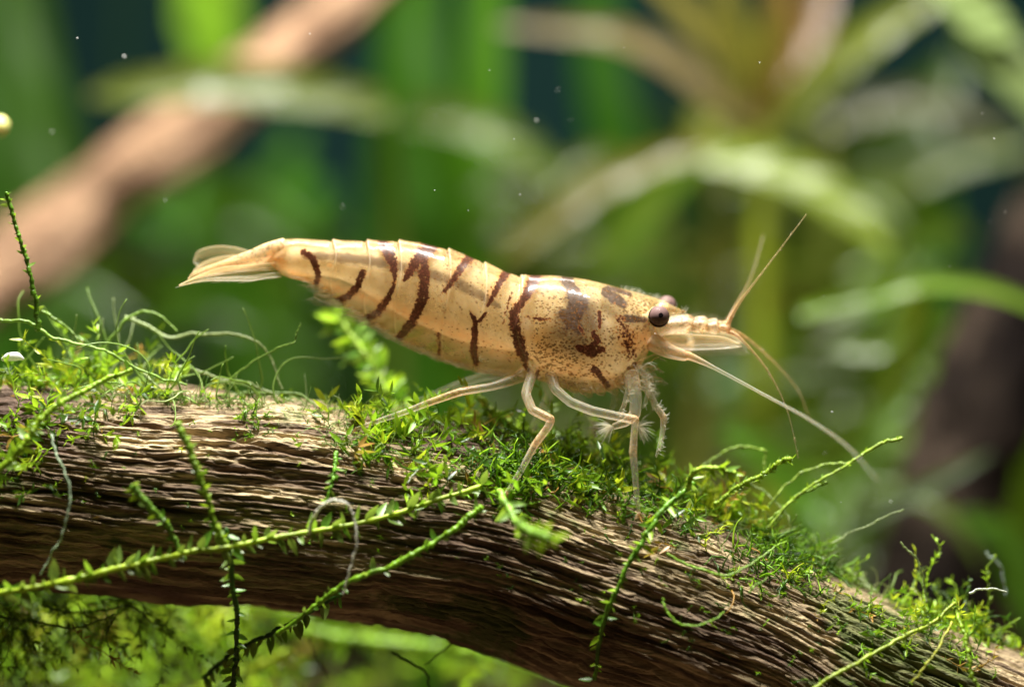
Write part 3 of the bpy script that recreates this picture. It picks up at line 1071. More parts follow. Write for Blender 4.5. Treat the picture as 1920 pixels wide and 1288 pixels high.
# --- walking legs: (px, py, depth, radius, orange)
def leg(pts, name='walking_leg', hairs=0, hl=.03, mat=None, clear=.88, claw=None):
    pts = [list(q) for q in pts]
    near = name == 'walking_leg' and pts[-1][2] < 0
    for q in pts[-5:] if near else []:           # keep the lower leg outside the log, the foot on it
        sp, sn_ = on_log(q[0], q[1])
        if np.hypot(*(np.array([sp[0], sp[2]]) * D / (D + sp[1]) * S - np.array([q[0] - 960, 644 - q[1]]))) < 6:
            q[2] = min(q[2], sp[1] - (.015 if q is pts[-1] else .05))
    p = np.array([at(a, b_, c) for a, b_, c, *_ in pts])
    r = np.array([q[3] for q in pts]) * .80
    o = np.array([q[4] for q in pts])
    n = 14 * len(pts)
    k = np.linspace(0, 1, len(pts))
    kk = np.linspace(0, 1, n)
    # straight-ish segments between the joints, softly rounded
    lin = np.stack([np.interp(kk, k, p[:, j]) for j in range(3)], -1)
    P_ = lin * .78 + smooth(p, n) * .22
    R_ = np.interp(kk, k, r)
    O_ = np.interp(kk, k, o)
    R_ = R_ * (1 + .10 * np.clip(O_ - .6, 0, 1))
    O_ = O_ ** 2
    cc = np.stack([O_, .2 + .5 * O_, clear - O_ * .7 - .28 * sstep(.55, .75, kk) * near], -1).clip(0, 1)
    mb = MB()
    mb.tube(P_, R_, 12, cc)
    ob = spart(mb, name, mat or M_leg)
    if hairs:
        hb = MB()
        for q in range(hairs):
            i = random.randrange(n // 3, n - 1)
            d_ = norm(np.array([random.uniform(.1, 1), random.uniform(-.7, .7), random.uniform(-.5, .6)]))
            hb.tube(np.array([P_[i] + d_ * R_[i] * .7, P_[i] + d_ * (R_[i] + hl * random.uniform(.4, 1))]), [.0026, .0007], 3, (0, 0, .5))
        h = spart(hb, 'leg_bristles', M_seta, ob)
        h['kind'] = 'stuff'
    if claw:
        cb = MB()
        e = P_[-1]
        for dx, dz in claw:
            cb.tube(np.array([e, e + np.array([dx * .5, -.004, dz * .7]), e + np.array([dx, -.006, dz])]), [.010, .007, .002], 6, (1, .4, .1), n=8)
        spart(cb, 'claw', M_leg, ob)
    return ob


leg([(985, 700, -.06, .045, .7), (962, 712, -.10, .030, .8), (925, 724, -.13, .024, .5), (862, 735, -.17, .022, 1.0), (812, 752, -.18, .020, .95), (760, 772, -.18, .0165, .0), (712, 788, -.17, .014, .05), (668, 804, -.16, .009, .7)],
    claw=((-.03, -.012), (-.02, -.03)))
leg([(1000, 690, -.10, .035, .4), (994, 712, -.14, .030, .5), (986, 738, -.19, .028, .6), (998, 768, -.24, .026, .75), (1032, 786, -.28, .025, 1.0), (1028, 800, -.29, .022, .7), (1004, 832, -.32, .020, .95), (975, 885, -.34, .0165, .0), (950, 924, -.35, .012, .4)],
    claw=((-.035, -.02), (-.01, -.035), (-.04, -.002)))
leg([(1032, 704, -.12, .035, .4), (1042, 730, -.17, .028, .5), (1070, 754, -.22, .027, .2), (1110, 770, -.27, .027, .1), (1160, 781, -.31, .025, .3), (1190, 787, -.33, .025, 1.0), (1190, 800, -.34, .019, .5), (1187, 848, -.36, .022, .9), (1190, 880, -.37, .018, .0), (1194, 930, -.38, .015, .05), (1198, 962, -.385, .010, .7)],
    claw=((.025, -.02), (-.02, -.025), (.005, -.032)))
leg([(1205, 715, -.08, .032, .6), (1216, 735, -.10, .020, .4), (1228, 758, -.12, .019, .2), (1244, 782, -.14, .019, 1.0), (1243, 805, -.15, .016, .3), (1238, 832, -.17, .013, .2), (1230, 856, -.18, .006, .3)], hairs=34, hl=.032)
# the small feeding legs, folded down in front, with brushes of bristles at their claws
leg([(1182, 700, -.11, .045, .6), (1188, 722, -.14, .042, .8), (1192, 750, -.18, .036, .05), (1190, 776, -.21, .034, .55), (1172, 792, -.22, .026, .6), (1150, 800, -.21, .018, .5)], 'feeding_leg', clear=.98)
leg([(1165, 712, .02, .040, .4), (1166, 745, .02, .034, .0), (1168, 775, .03, .030, .3), (1150, 795, .04, .022, .5), (1128, 806, .04, .014, .4)], 'feeding_leg', clear=1.0)
for (px_, py_, yy, sx) in ((1150, 800, -.21, -1), (1128, 804, .04, -1), (1195, 800, -.12, .5)):
    mb = MB()
    for q in range(85):
        d_ = np.array([sx * random.uniform(.2, 1), random.uniform(-.5, .5), random.uniform(-.75, .25)])
        e = at(px_, py_, yy)
        l_ = random.uniform(.03, .10)
        mb.tube(np.array([e, e + norm(d_) * l_ * .6, e + norm(d_) * l_ + np.array([0, 0, -.01])]), [.0022, .0020, .0008], 3, (.0, 0, 1.0))
    spart(mb, 'claw_brush', M_seta)['kind'] = 'stuff'
# slender mouth limbs and a haze of bristles below the head
for pts_ in ([(1196, 690, -.10, .020, .3), (1212, 706, -.12, .016, .2), (1216, 736, -.13, .013, .6), (1206, 764, -.14, .008, .2)],
             [(1176, 705, -.13, .020, .4), (1178, 732, -.16, .016, .1), (1170, 760, -.18, .013, .7), (1158, 782, -.19, .008, .2)],
             [(1200, 690, .04, .018, .3), (1220, 712, .06, .014, .2), (1226, 742, .07, .011, .6), (1222, 772, .08, .007, .2)],
             [(1150, 716, .06, .022, .3), (1152, 750, .10, .017, .1), (1140, 785, .12, .013, .6), (1118, 812, .12, .007, .2)]):
    leg(pts_, 'mouth_limb', hairs=20, hl=.03, clear=.95)
mb = MB()
for q in range(150):
    px_, py_ = random.uniform(1160, 1222), random.uniform(680, 735)
    yy = random.uniform(-.15, .05)
    l_ = random.uniform(8, 26)
    a_ = random.uniform(-.3, 1.3)
    mb.tube(np.array([at(px_, py_, yy), at(px_ + l_ * .6 * math.cos(a_), py_ + l_ * .6 * math.sin(a_), yy), at(px_ + l_ * math.cos(a_ + .3), py_ + l_ * math.sin(a_ + .3), yy - .01)]), [.0024, .0018, .0006], 3, (0, 0, .9))
spart(mb, 'mouth_bristles', M_seta)['kind'] = 'stuff'
# legs of the other flank
leg([(950, 700, .10, .028, .2), (905, 706, .18, .025, .1), (850, 726, .26, .022, .1), (800, 748, .32, .018, .0), (740, 768, .36, .014, 0), (690, 782, .38, .009, .2)], clear=1.0)
leg([(1020, 705, .10, .03, .2), (1030, 740, .18, .024, .1), (1018, 765, .22, .022, .3), (1000, 800, .24, .018, .0), (985, 840, .26, .012, .2)], clear=1.0)
leg([(1070, 715, .10, .03, .2), (1085, 748, .18, .024, .1), (1115, 790, .24, .022, .5), (1112, 835, .26, .018, .0), (1118, 872, .27, .010, .2)], clear=1.0)
# mouthparts: pale leaflets and bristles under the head
for (a, b_, c_, d_, yy) in ((1185, 690, 1238, 668, -.09), (1185, 700, 1236, 690, -.07), (1190, 708, 1244, 712, -.06), (1180, 712, 1222, 722, .02)):
    paddle('mouthpart', None, [(a, b_ - 8), (a + (c_ - a) * .4, b_ + (d_ - b_) * .5 - 8), (c_ - 8, d_ - 5), (c_, d_)], [(a, b_ + 8), (a + (c_ - a) * .5, b_ + (d_ - b_) * .5 + 7), (c_ - 6, d_ + 4), (c_, d_ + 1)], yy, yy * 1.1, .005, (.05, 0, 1.0), 1,
           fringe=('lo', 14, 12, 9))
for px_, ln_, wd in ((1052, 8, .030), (1074, 4, .026), (1098, 9, .032), (1124, 3, .025), (1146, 8, .030), (1164, 5, .026)):
    by = float(np.interp(px_, xs, bot))
    mb = MB()
    mb.tube(path([(px_ - 8, by - 26, -.095), (px_ - 2, by - 8, -.105), (px_ + 4, by - 1, -.10), (px_ + 9, by + ln_, -.09)]), [wd * .7, wd, wd * .8, wd * .4], 12, np.array([(.1, .4, .5), (.2, .6, .5), (.3, .5, .6), (.2, .2, .9)]), n=14)
    spart(mb, 'leg_root', M_fin)
# ------------------------------------------------------------------ moss on the log
G_DARK, G_MID, G_LIGHT, G_YEL, G_BROWN = (.034, .095, .006), (.14, .29, .008), (.29, .48, .018), (.42, .50, .02), (.34, .19, .04)


def greens(k, w=(.25, .4, .22, .09, .04)):
    i = rng.choice(5, size=k, p=np.array(w) / sum(w))
    c = np.array([G_DARK, G_MID, G_LIGHT, G_YEL, G_BROWN])[i]
    return c * rng.uniform(.75, 1.3, (k, 1))


def rnd_dir(k=1):
    return norm(rng.normal(size=(k, 3)))


def sprig(mb, p0, d0, L, leaf, col, n=8, curl=.5, lw=.29, droop=-.2, stem_r=.0035, density=1.0, template='moss'):
    """one leafy moss shoot: thin wandering stem with pointed leaves all round it"""
    pts = [np.array(p0)]
    d = norm(d0)
    for i in range(n):
        d = norm(d + rng.normal(size=3) * curl / math.sqrt(n) + np.array([0, 0, droop / n]))
        pts.append(pts[-1] + d * L / n)
    pts = np.array(pts)
    tan = norm(np.gradient(pts, axis=0))
    mb.tube(pts, np.linspace(stem_r, stem_r * .5, len(pts)), 3, np.array(col) * 1.1)
    k = max(3, int(L / leaf * 3.2 * density))
    f = rng.uniform(.08, 1, k) * (len(pts) - 1)
    i0 = np.minimum(f.astype(int), len(pts) - 2)
    q = f - i0
    base = pts[i0] * (1 - q[:, None]) + pts[i0 + 1] * q[:, None]
    tt = tan[i0]
    out = rnd_dir(k)
    out = norm(out - tt * np.sum(out * tt, 1, keepdims=True))
    dirs = norm(out + tt * rng.uniform(.35, 1.1, (k, 1)))
    sz = leaf * rng.uniform(.6, 1.2, k) * (1 - .35 * (f / len(pts)))
    mb.leaves(base, dirs, tt + rng.normal(size=(k, 3)) * .25, sz, sz * lw, np.array(col)[None] * rng.uniform(.7, 1.35, (k, 1)), rng.uniform(-.1, .3, k), template)
    return pts


CLEARINGS = [((1003, 832), (948, 925)), ((1187, 850), (1197, 965)), ((740, 778), (668, 806))]    # where the shrimp's feet have trodden the moss down


def moss_mat(label, blobs, leaf=.05, name='moss_mat', thin=.52):
    """blobs: (px, py, spread x, spread y, shoots, length, lean x, colour weights)"""
    mb = MB()
    for px, py, sx, sy, cnt, L, lean, w in blobs:
        cols = greens(cnt, w)
        cnt = int(cnt * thin)
        for i in range(cnt):
            x, y = rng.normal(px, sx), rng.normal(py, sy)
            if any(a[1] - 25 < y < b_[1] + 45 and abs(x - (a[0] + (b_[0] - a[0]) * (y - a[1]) / (b_[1] - a[1]))) < 26 for a, b_ in CLEARINGS):
                continue
            p, nn = on_log(x, y)
            d = nn * .8 + np.array([lean, -.15, .35]) + rng.normal(size=3) * .6
            sprig(mb, p - nn * .012, d, L * (rng.uniform(.5, 1.4) if rng.random() < .75 else rng.uniform(1.6, 2.8)), leaf * rng.uniform(.7, 1.35), cols[i], n=6, curl=1.3)
    o = mb.build(name, M_moss)
    return tag(o, label, 'moss', kind='stuff')


W_FRESH = (.12, .36, .34, .14, .04)
W_DEEP = (.45, .40, .10, .03, .02)
W_MIX = (.25, .40, .22, .09, .04)
W_GOLD = (.12, .25, .28, .25, .10)
moss_mat('bright leafy moss cushion on the log under the shrimp\'s legs', [
    (700, 790, 45, 14, 60, .13, 0, W_FRESH), (690, 835, 50, 25, 70, .12, 0, W_MIX), (770, 800, 60, 22, 60, .12, 0, W_FRESH),
    (850, 800, 60, 14, 50, .11, .1, W_FRESH), (840, 870, 70, 35, 80, .12, 0, W_MIX), (930, 800, 40, 18, 60, .15, .2, W_FRESH),
    (960, 860, 50, 35, 90, .13, 0, W_MIX), (1060, 850, 60, 22, 100, .15, .1, W_FRESH), (1090, 900, 90, 32, 130, .12, 0, W_DEEP),
    (1150, 870, 60, 22, 90, .15, 0, W_FRESH), (1220, 920, 50, 30, 110, .12, 0, W_MIX), (930, 920, 40, 25, 50, .12, 0, W_DEEP)], .085)
moss_mat('thick tangled moss over the log end below the upright sprig', [
    (60, 700, 90, 18, 130, .17, 0, W_FRESH), (200, 720, 80, 18, 90, .15, 0, W_GOLD), (30, 780, 60, 40, 60, .16, 0, W_MIX),
    (110, 790, 50, 35, 40, .14, 0, W_GOLD), (215, 765, 35, 14, 24, .12, 0, W_MIX), (10, 880, 40, 60, 30, .16, 0, W_DEEP)], .075)
moss_mat('low green moss film along the crest of the log behind the tail', [
    (420, 748, 120, 3, 60, .05, 0, W_MIX), (560, 758, 60, 3, 45, .05, 0, W_GOLD), (330, 748, 40, 5, 20, .05, 0, W_MIX)], .030)
moss_mat('small dark tuft of feathery moss alone on bare wood', [
    (475, 775, 12, 8, 26, .09, 0, W_DEEP), (484, 800, 7, 12, 26, .07, 0, W_DEEP), (455, 795, 6, 8, 12, .06, 0, W_DEEP)], .024)
moss_mat('bright moss cushion at the bend of the log ahead of the shrimp', [
    (1300, 900, 30, 18, 70, .17, .2, W_FRESH), (1350, 915, 40, 20, 80, .14, .2, W_GOLD), (1290, 950, 40, 20, 60, .12, 0, W_MIX), (1400, 950, 40, 16, 60, .11, .2, W_GOLD),
    (1350, 960, 40, 16, 30, .10, 0, W_MIX)], .075)
moss_mat('deep green moss mat spilling down the log slope', [
    (1460, 1010, 45, 30, 150, .09, .2, W_DEEP), (1480, 1060, 40, 30, 150, .08, .1, W_DEEP), (1560, 1040, 40, 22, 90, .08, .2, W_MIX), (1440, 970, 50, 15, 70, .09, .2, W_GOLD),
    (1610, 1080, 18, 12, 25, .07, 0, W_GOLD), (1400, 1090, 40, 12, 30, .05, 0, W_MIX), (1530, 1110, 50, 15, 40, .05, 0, W_MIX)], .034)
moss_mat('golden green moss clump on the lower end of the log', [
    (1790, 1140, 50, 25, 120, .17, 0, W_GOLD), (1720, 1160, 70, 22, 80, .11, 0, W_MIX), (1860, 1160, 50, 22, 60, .15, 0, W_GOLD), (1790, 1210, 50, 30, 60, .13, 0, W_MIX),
    (1650, 1140, 50, 18, 50, .07, 0, W_MIX)], .05)

# small sprinkling of moss bits and debris all along the log
mb = MB()
for k in range(330):
    px, py = random.uniform(0, 1900), 0
    if 270 < px < 620 and random.random() < .7:
        continue
    cy = np.interp(px, [q[0] for q in AX], [q[1] for q in AX])
    py = cy + random.uniform(-190, 60)
    p, nn = on_log(px, py)
    c = greens(1, W_DEEP)[0]
    sprig(mb, p, nn + rng.normal(size=3) * .8, random.uniform(.02, .06), .020, c, n=4, curl=1.2)
tag(mb.build('moss_crumbs', M_moss), 'sparse tiny moss shoots sprinkled over the bark of the log', 'moss', kind='stuff')

# moss hanging under and behind the log
mb = MB()
for k in range(45):
    sprig(mb, at(random.uniform(-20, 1000), random.uniform(1200, 1330), random.uniform(1.2, 3.2)), np.array([random.uniform(-1, 1), random.uniform(-.5, .5), random.uniform(-.4, 1)]), random.uniform(.3, .7), .12, greens(1, W_MIX)[0], n=8, curl=1.0)
for k in range(170):
    px = random.choice([random.gauss(60, 80), random.gauss(240, 120), random.gauss(430, 60)])
    py = random.uniform(1110, 1290)
    y = random.uniform(.5, 2.4)
    sprig(mb, at(px, py, y), np.array([random.uniform(-1, 1), random.uniform(-.5, .5), random.uniform(-1, .6)]), random.uniform(.2, .5), .07, greens(1, W_FRESH)[0] * 1.1, n=8, curl=1.2)
for k in range(90):
    px = random.gauss(90, 120)
    sprig(mb, at(px, random.uniform(1100, 1180), random.uniform(-.05, .4)), np.array([random.uniform(-.5, .8), -.1, -1]), random.uniform(.2, .45), .06, greens(1, W_DEEP)[0], n=8, curl=1.0)
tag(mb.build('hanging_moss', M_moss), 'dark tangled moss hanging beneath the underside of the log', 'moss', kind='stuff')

# ------------------------------------------------------------------ single moss fronds, leaf by leaf
LEAF_ME = []
for q in range(4):
    m_ = MB()
    m_.leaves([(0, 0, 0)], [(0, 0, 1)], [(0, -1, 0)], 1.0, (.36, .44, .32, .5)[q], (G_LIGHT, (.10, .25, .02), (.20, .36, .06), (.16, .26, .05))[q], (.1, .25, -.1, .35)[q])
    me_ = mesh_from('leaf', np.vstack(m_.v), np.vstack(m_.f), np.vstack(m_.c))
    me_.materials.append(M_moss)
    LEAF_ME.append(me_)


def frond(label, pts, r0, r1, col, leaf, count, side='both', kinds=(0, 1, 2, 3), lean=.7, lo=.02, name='moss_frond', group=None, tilt=0.0, up_scale=1.0):
    p = smooth(path(pts), 50)
    p = p + np.cumsum(rng.normal(size=p.shape) * .0022, axis=0)
    root = thing(name, p[0], label, 'moss frond', group)
    mb = MB()
    r = np.linspace(r0, r1, 50) * (1 + .12 * np.sin(np.linspace(0, 90, 50)) + rng.normal(size=50) * .06)
    cc = np.array(col)[None] * (1 + .25 * np.sin(np.linspace(0, 47, 50)))[:, None]
    q_ = smooth(p, 150)
    kk_ = np.linspace(0, 49, 150)
    rq = np.interp(kk_, np.arange(50), r) * (.82 + .30 * np.abs(rng.normal(size=150)).clip(0, 1.6))
    mb.tube(q_, rq, 8, np.stack([np.interp(kk_, np.arange(50), cc[:, j]) for j in range(3)], -1) * rng.uniform(.75, 1.2, (150, 1)))
    mb.build('stem', M_stem, root, offset=p[0])
    tan = norm(np.gradient(p, axis=0))
    for k in range(count):
        f = lo + (1 - lo) * (k + random.random() * .8) / count
        i = min(49, int(f * 50))
        s_ = 1 if k % 2 else -1
        if side == 'up':
            s_ = 1
        if side == 'down':
            s_ = -1
        tt = tan[i]
        inpl = norm(np.cross(tt, (0, 1, 0)))
        if inpl[2] < 0:
            inpl = -inpl
        d = norm(inpl * s_ + tt * random.uniform(lean * .4, lean * 1.4) + rng.normal(size=3) * np.array([.25, .55, .25]) + np.array([0, -tilt, 0]))
        if random.random() < .12:
            continue
        L = leaf * random.uniform(.45, 1.3) * (up_scale if s_ > 0 else 1)
        z = Vector(d)
        x = z.cross(Vector((rng.normal() * .8, -1, rng.normal() * .8))).normalized()
        y = z.cross(x)
        o = bpy.data.objects.new('leaf', LEAF_ME[random.choice(kinds)])
        C.objects.link(o)
        o.parent = root
        o.matrix_local = Matrix.Translation(Vector(p[i] - p[0])) @ Matrix((x, y, z)).transposed().to_4x4() @ Matrix.Diagonal((L, L, L, 1))
    return root


YG = (.36, .50, .02)
YG = (.36, .50, .025)
MG = (.12, .30, .012)
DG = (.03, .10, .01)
frond('long yellow-green moss stem stretched across the dark front of the log', [(-40, 1120, -.62), (150, 1086, -.60), (300, 1050, -.56), (500, 1012, -.52), (700, 968, -.47), (890, 908, -.42)], .014, .010, YG, .078, 120, up_scale=1.15, lo=0, kinds=(1, 2, 3, 3))
frond('green moss stem climbing from the underside of the log towards the shrimp', [(520, 1190, -.36), (600, 1125, -.45), (660, 1085, -.47), (760, 1050, -.47), (850, 1000, -.45), (910, 950, -.42)], .010, .014, (.17, .34, .015), .050, 44, kinds=(1, 3), side='both')
frond('upright moss shoot with a pale bud tip standing before the lit wood', [(425, 1020, -.55), (405, 970, -.56), (385, 900, -.60), (365, 845, -.62), (346, 790, -.64)], .010, .017, (.20, .34, .02), .050, 26)
frond('short pale moss shoot beside the upright bud-tipped one', [(345, 1050, -.52), (320, 1000, -.55), (285, 950, -.60), (243, 902, -.64)], .010, .015, (.14, .28, .03), .048, 22)
frond('short moss shoot leaning down the log below the rear foot', [(632, 850, -.34), (622, 890, -.42), (606, 945, -.45)], .010, .006, MG, .045, 16)
frond('straight bare-looking moss stem crossing the lower end of the log', [(1490, 1310, -.50), (1560, 1272, -.48), (1650, 1222, -.42), (1740, 1170, -.36), (1800, 1128, -.28)], .009, .008, (.30, .40, .03), .030, 44)
frond('dark moss stem running down the log below the front feet', [(1300, 905, -.34), (1240, 955, -.40), (1205, 1015, -.45), (1165, 1090, -.45), (1135, 1170, -.40), (1118, 1270, -.33)], .013, .009, (.12, .28, .015), .060, 40, kinds=(0, 1))
frond('feathery bright moss frond rising behind the tail of the shrimp', [(752, 790, .42), (735, 745, .50), (705, 690, .58), (668, 640, .64), (634, 592, .68)], .018, .011, (.34, .52, .05), .115, 110, kinds=(2, 0, 2, 1))
frond('blurred moss tip reaching out from under the middle foot', [(935, 920, -.35), (955, 955, -.60), (985, 985, -.85), (1022, 996, -1.0)], .014, .016, (.20, .38, .04), .085, 34, kinds=(0, 2), lo=.2)
frond('spindly upright sprig with tiny leaves at the mossy log end', [(70, 620, -.12), (58, 560, -.14), (40, 490, -.16), (18, 425, -.18), (2, 360, -.2)], .012, .008, (.11, .24, .015), .036, 30)
frond('leafy moss stem bending over the log end below the sprig', [(-30, 905, -.55), (40, 835, -.55), (100, 770, -.50), (180, 720, -.42), (255, 690, -.36)], .016, .010, (.26, .42, .02), .060, 40, kinds=(0, 1, 3))
frond('stubby fuzzy moss tip beside the long branching twig', [(1340, 945, -.1), (1390, 912, -.1), (1440, 885, -.12), (1484, 858, -.14)], .009, .011, (.30, .46, .03), .036, 70, kinds=(0, 2), lean=1.4)
frond('long knobbly moss twig pointing out over the log slope', [(1440, 990, .0), (1490, 935, .0), (1540, 900, -.02), (1600, 868, -.04), (1645, 838, -.06), (1686, 824, -.08)], .006, .008, (.30, .44, .05), .026, 64, kinds=(0, 2), lean=1.6)
frond('arching slim moss twig joining the knobbly one', [(1430, 960, .05), (1475, 905, .06), (1520, 874, .05), (1560, 868, .02), (1590, 872, -.02)], .005, .006, (.26, .38, .06), .020, 30, lean=1.5)
frond('short moss twig under the knobbly one', [(1440, 975, .02), (1490, 938, .02), (1545, 914, .0)], .005, .007, (.26, .42, .05), .020, 14, lean=1.5)
frond('thin moss twig with a drooping end ahead of the shrimp', [(1310, 880, .15), (1350, 852, .16), (1390, 838, .16), (1434, 850, .16), (1440, 880, .16)], .006, .006, (.26, .40, .05), .020, 14, lean=1.4)
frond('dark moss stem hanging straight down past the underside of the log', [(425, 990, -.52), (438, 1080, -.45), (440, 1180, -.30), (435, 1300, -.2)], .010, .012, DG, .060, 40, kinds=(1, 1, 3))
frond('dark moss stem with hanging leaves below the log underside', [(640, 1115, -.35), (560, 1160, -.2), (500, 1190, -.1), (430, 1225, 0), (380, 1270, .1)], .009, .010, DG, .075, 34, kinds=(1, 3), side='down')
frond('blurred bright moss stem stretching below the log', [(560, 1178, 1.5), (650, 1196, 1.5), (760, 1210, 1.5), (900, 1225, 1.6), (1000, 1262, 1.7), (1080, 1300, 1.8)], .028, .022, (.22, .40, .02), .11, 34, kinds=(0, 1))
frond('blurred yellow moss stem slanting down under the log', [(300, 1330, 1.0), (400, 1280, 1.0), (480, 1255, .9), (540, 1225, .9)], .018, .014, (.34, .46, .02), .09, 20)
frond('bright blurred moss shoot seen through the gap under the log', [(375, 1200, .9), (366, 1160, .9), (362, 1120, .9)], .022, .016, (.40, .56, .02), .07, 12)
frond('yellow-green moss stem trailing over the golden clump', [(1790, 1130, -.25), (1805, 1180, -.36), (1815, 1240, -.42), (1835, 1310, -.45)], .010, .008, (.22, .36, .015), .030, 18)
frond('thin golden moss strand looping from the golden clump', [(1785, 1165, -.32), (1768, 1215, -.42), (1735, 1260, -.46), (1715, 1285, -.46)], .006, .004, (.34, .36, .03), .02, 6)
frond('small curled moss shoot on the crest between the tail and the legs', [(668, 800, -.12), (672, 780, -.14), (664, 762, -.16)], .012, .010, (.20, .22, .02), .050, 7)
frond('leafy moss shoot rising from the cushion behind the rear leg', [(960, 800, .1), (925, 770, .12), (895, 742, .14)], .012, .014, (.30, .48, .03), .055, 22, kinds=(0, 2))
frond('small moss shoot rising behind the crossed hind legs', [(755, 790, .25), (780, 765, .27), (800, 735, .28)], .008, .006, (.26, .42, .03), .050, 8)
frond('short curled green moss frond against dark moss by the front foot', [(1290, 915, -.36), (1305, 890, -.42), (1340, 880, -.46), (1370, 890, -.46)], .012, .008, (.34, .50, .04), .060, 26, kinds=(0, 2))
frond('tiny upright green shoot between the two front feet', [(1168, 980, -.40), (1166, 950, -.42), (1158, 925, -.43)], .008, .005, (.20, .42, .02), .030, 5)


# ------------------------------------------------------------------ algae threads and pale root fibres
def thread(label, pts, r, col, name='algae_thread', group=None, beads=0):
    p = smooth(path(pts), 16 * len(pts))
    p = p + np.cumsum(rng.normal(size=p.shape) * .0016, axis=0)
    mb = MB()
    mb.tube(p, np.linspace(r, r * .6, len(p)), 5, np.array(col)[None] * (1 + .2 * rng.normal(size=(len(p), 1))).clip(.5, 1.5))
    o = mb.build(name, M_thread)
    return tag(o, label, 'algae thread' if name == 'algae_thread' else 'root', group)


TG = (.20, .32, .06)
TP = (.34, .42, .18)
WH = (.55, .58, .50)
thread('arching green thread looping above the log crest', [(195, 655, .1), (235, 605, .1), (270, 588, .1), (298, 596, .1), (330, 622, .1)], .008, TG)
thread('long pale thread humping over the log crest behind the tail', [(235, 595, .15), (280, 612, .15), (315, 630, .15), (365, 620, .15), (430, 622, .13), (480, 640, .1), (512, 680, .08), (530, 735, .05)], .0085, TP)
thread('wiry thread crossing the humped one with a hooked tip', [(425, 720, .0), (470, 680, 0), (510, 655, -.02), (550, 640, -.04), (564, 615, -.05)], .005, TG)
thread('drooping green thread over the log end', [(0, 600, -.1), (50, 605, -.1), (100, 640, -.1), (160, 655, -.1), (215, 670, -.1), (290, 710, -.1), (350, 728, -.1)], .009, (.22, .36, .05))
thread('curled green thread beside the spindly sprig', [(75, 580, 0), (100, 595, 0), (130, 620, 0), (152, 650, 0)], .008, TG)
thread('wavy pale thread lying along the log crest', [(300, 690, .1), (360, 690, .1), (420, 705, .1), (470, 712, .1), (520, 735, .08), (560, 748, .05)], .008, TP)
thread('green thread creeping low along the crest towards the cushion', [(430, 738, .1), (500, 732, .08), (560, 735, .05), (590, 752, .0)], .008, TG)
thread('pale thread dangling down the front of the log', [(96, 815, -.45), (110, 860, -.52), (135, 925, -.56), (122, 1000, -.56), (98, 1030, -.55), (72, 1066, -.53)], .0065, (.36, .46, .30))
thread('white root fibre hooped over the long moss stem', [(580, 1000, -.52), (592, 970, -.56), (620, 945, -.58), (648, 945, -.58), (665, 975, -.57), (668, 1020, -.56), (655, 1075, -.54), (646, 1112, -.52)], .0085, (.62, .60, .52), 'root_fibre')
thread('fine white root fibre lying on the mossy bark', [(765, 905, -.36), (785, 880, -.36), (802, 862, -.35)], .004, WH, 'root_fibre')
thread('bright green thread sagging like a hammock on dark bark', [(1243, 1120, -.47), (1252, 1150, -.50), (1285, 1178, -.52), (1320, 1180, -.52), (1360, 1160, -.50)], .006, (.22, .42, .03))
thread('green thread swinging from the deep moss mat over the bark', [(1250, 1038, -.42), (1310, 1065, -.46), (1365, 1080, -.48), (1410, 1060, -.46), (1450, 1028, -.42), (1480, 1018, -.38)], .0065, (.24, .42, .04))
thread('short green thread below the deep moss mat', [(1405, 1110, -.47), (1420, 1092, -.46), (1435, 1083, -.44)], .005, (.22, .40, .05))
thread('stiff pale thread standing above the log slope', [(1738, 1130, -.05), (1730, 1085, -.06), (1712, 1045, -.08), (1686, 1022, -.1)], .006, TP)
thread('slender thread reaching out from the log slope', [(1560, 1018, .05), (1605, 998, .05), (1640, 975, .05), (1692, 950, .05)], .0045, TP)
thread('faint bluish thread hanging by the golden clump', [(1850, 1035, .3), (1872, 1060, .3), (1880, 1100, .3), (1880, 1120, .3)], .006, (.40, .48, .46))
thread('white fibre lying over the golden clump', [(1820, 1112, -.2), (1850, 1108, -.22), (1885, 1113, -.22)], .006, WH, 'root_fibre')
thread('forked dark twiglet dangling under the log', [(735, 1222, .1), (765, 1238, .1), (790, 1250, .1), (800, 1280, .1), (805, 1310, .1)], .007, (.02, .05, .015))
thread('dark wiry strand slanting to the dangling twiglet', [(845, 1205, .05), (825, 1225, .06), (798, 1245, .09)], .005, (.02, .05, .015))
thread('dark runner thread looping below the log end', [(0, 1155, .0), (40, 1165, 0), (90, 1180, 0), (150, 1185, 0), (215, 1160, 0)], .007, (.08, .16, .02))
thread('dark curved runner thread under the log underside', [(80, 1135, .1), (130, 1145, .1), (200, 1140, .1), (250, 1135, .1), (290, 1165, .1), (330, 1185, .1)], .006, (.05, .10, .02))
thread('hair-thin strand trailing under the log', [(582, 1195, .2), (590, 1225, .2), (605, 1250, .2), (618, 1272, .2)], .0035, (.10, .10, .05))
thread('thin thread with a bent tip over the log slope', [(1400, 900, .1), (1440, 930, .1), (1470, 960, .1), (1485, 985, .1)], .005, TP)
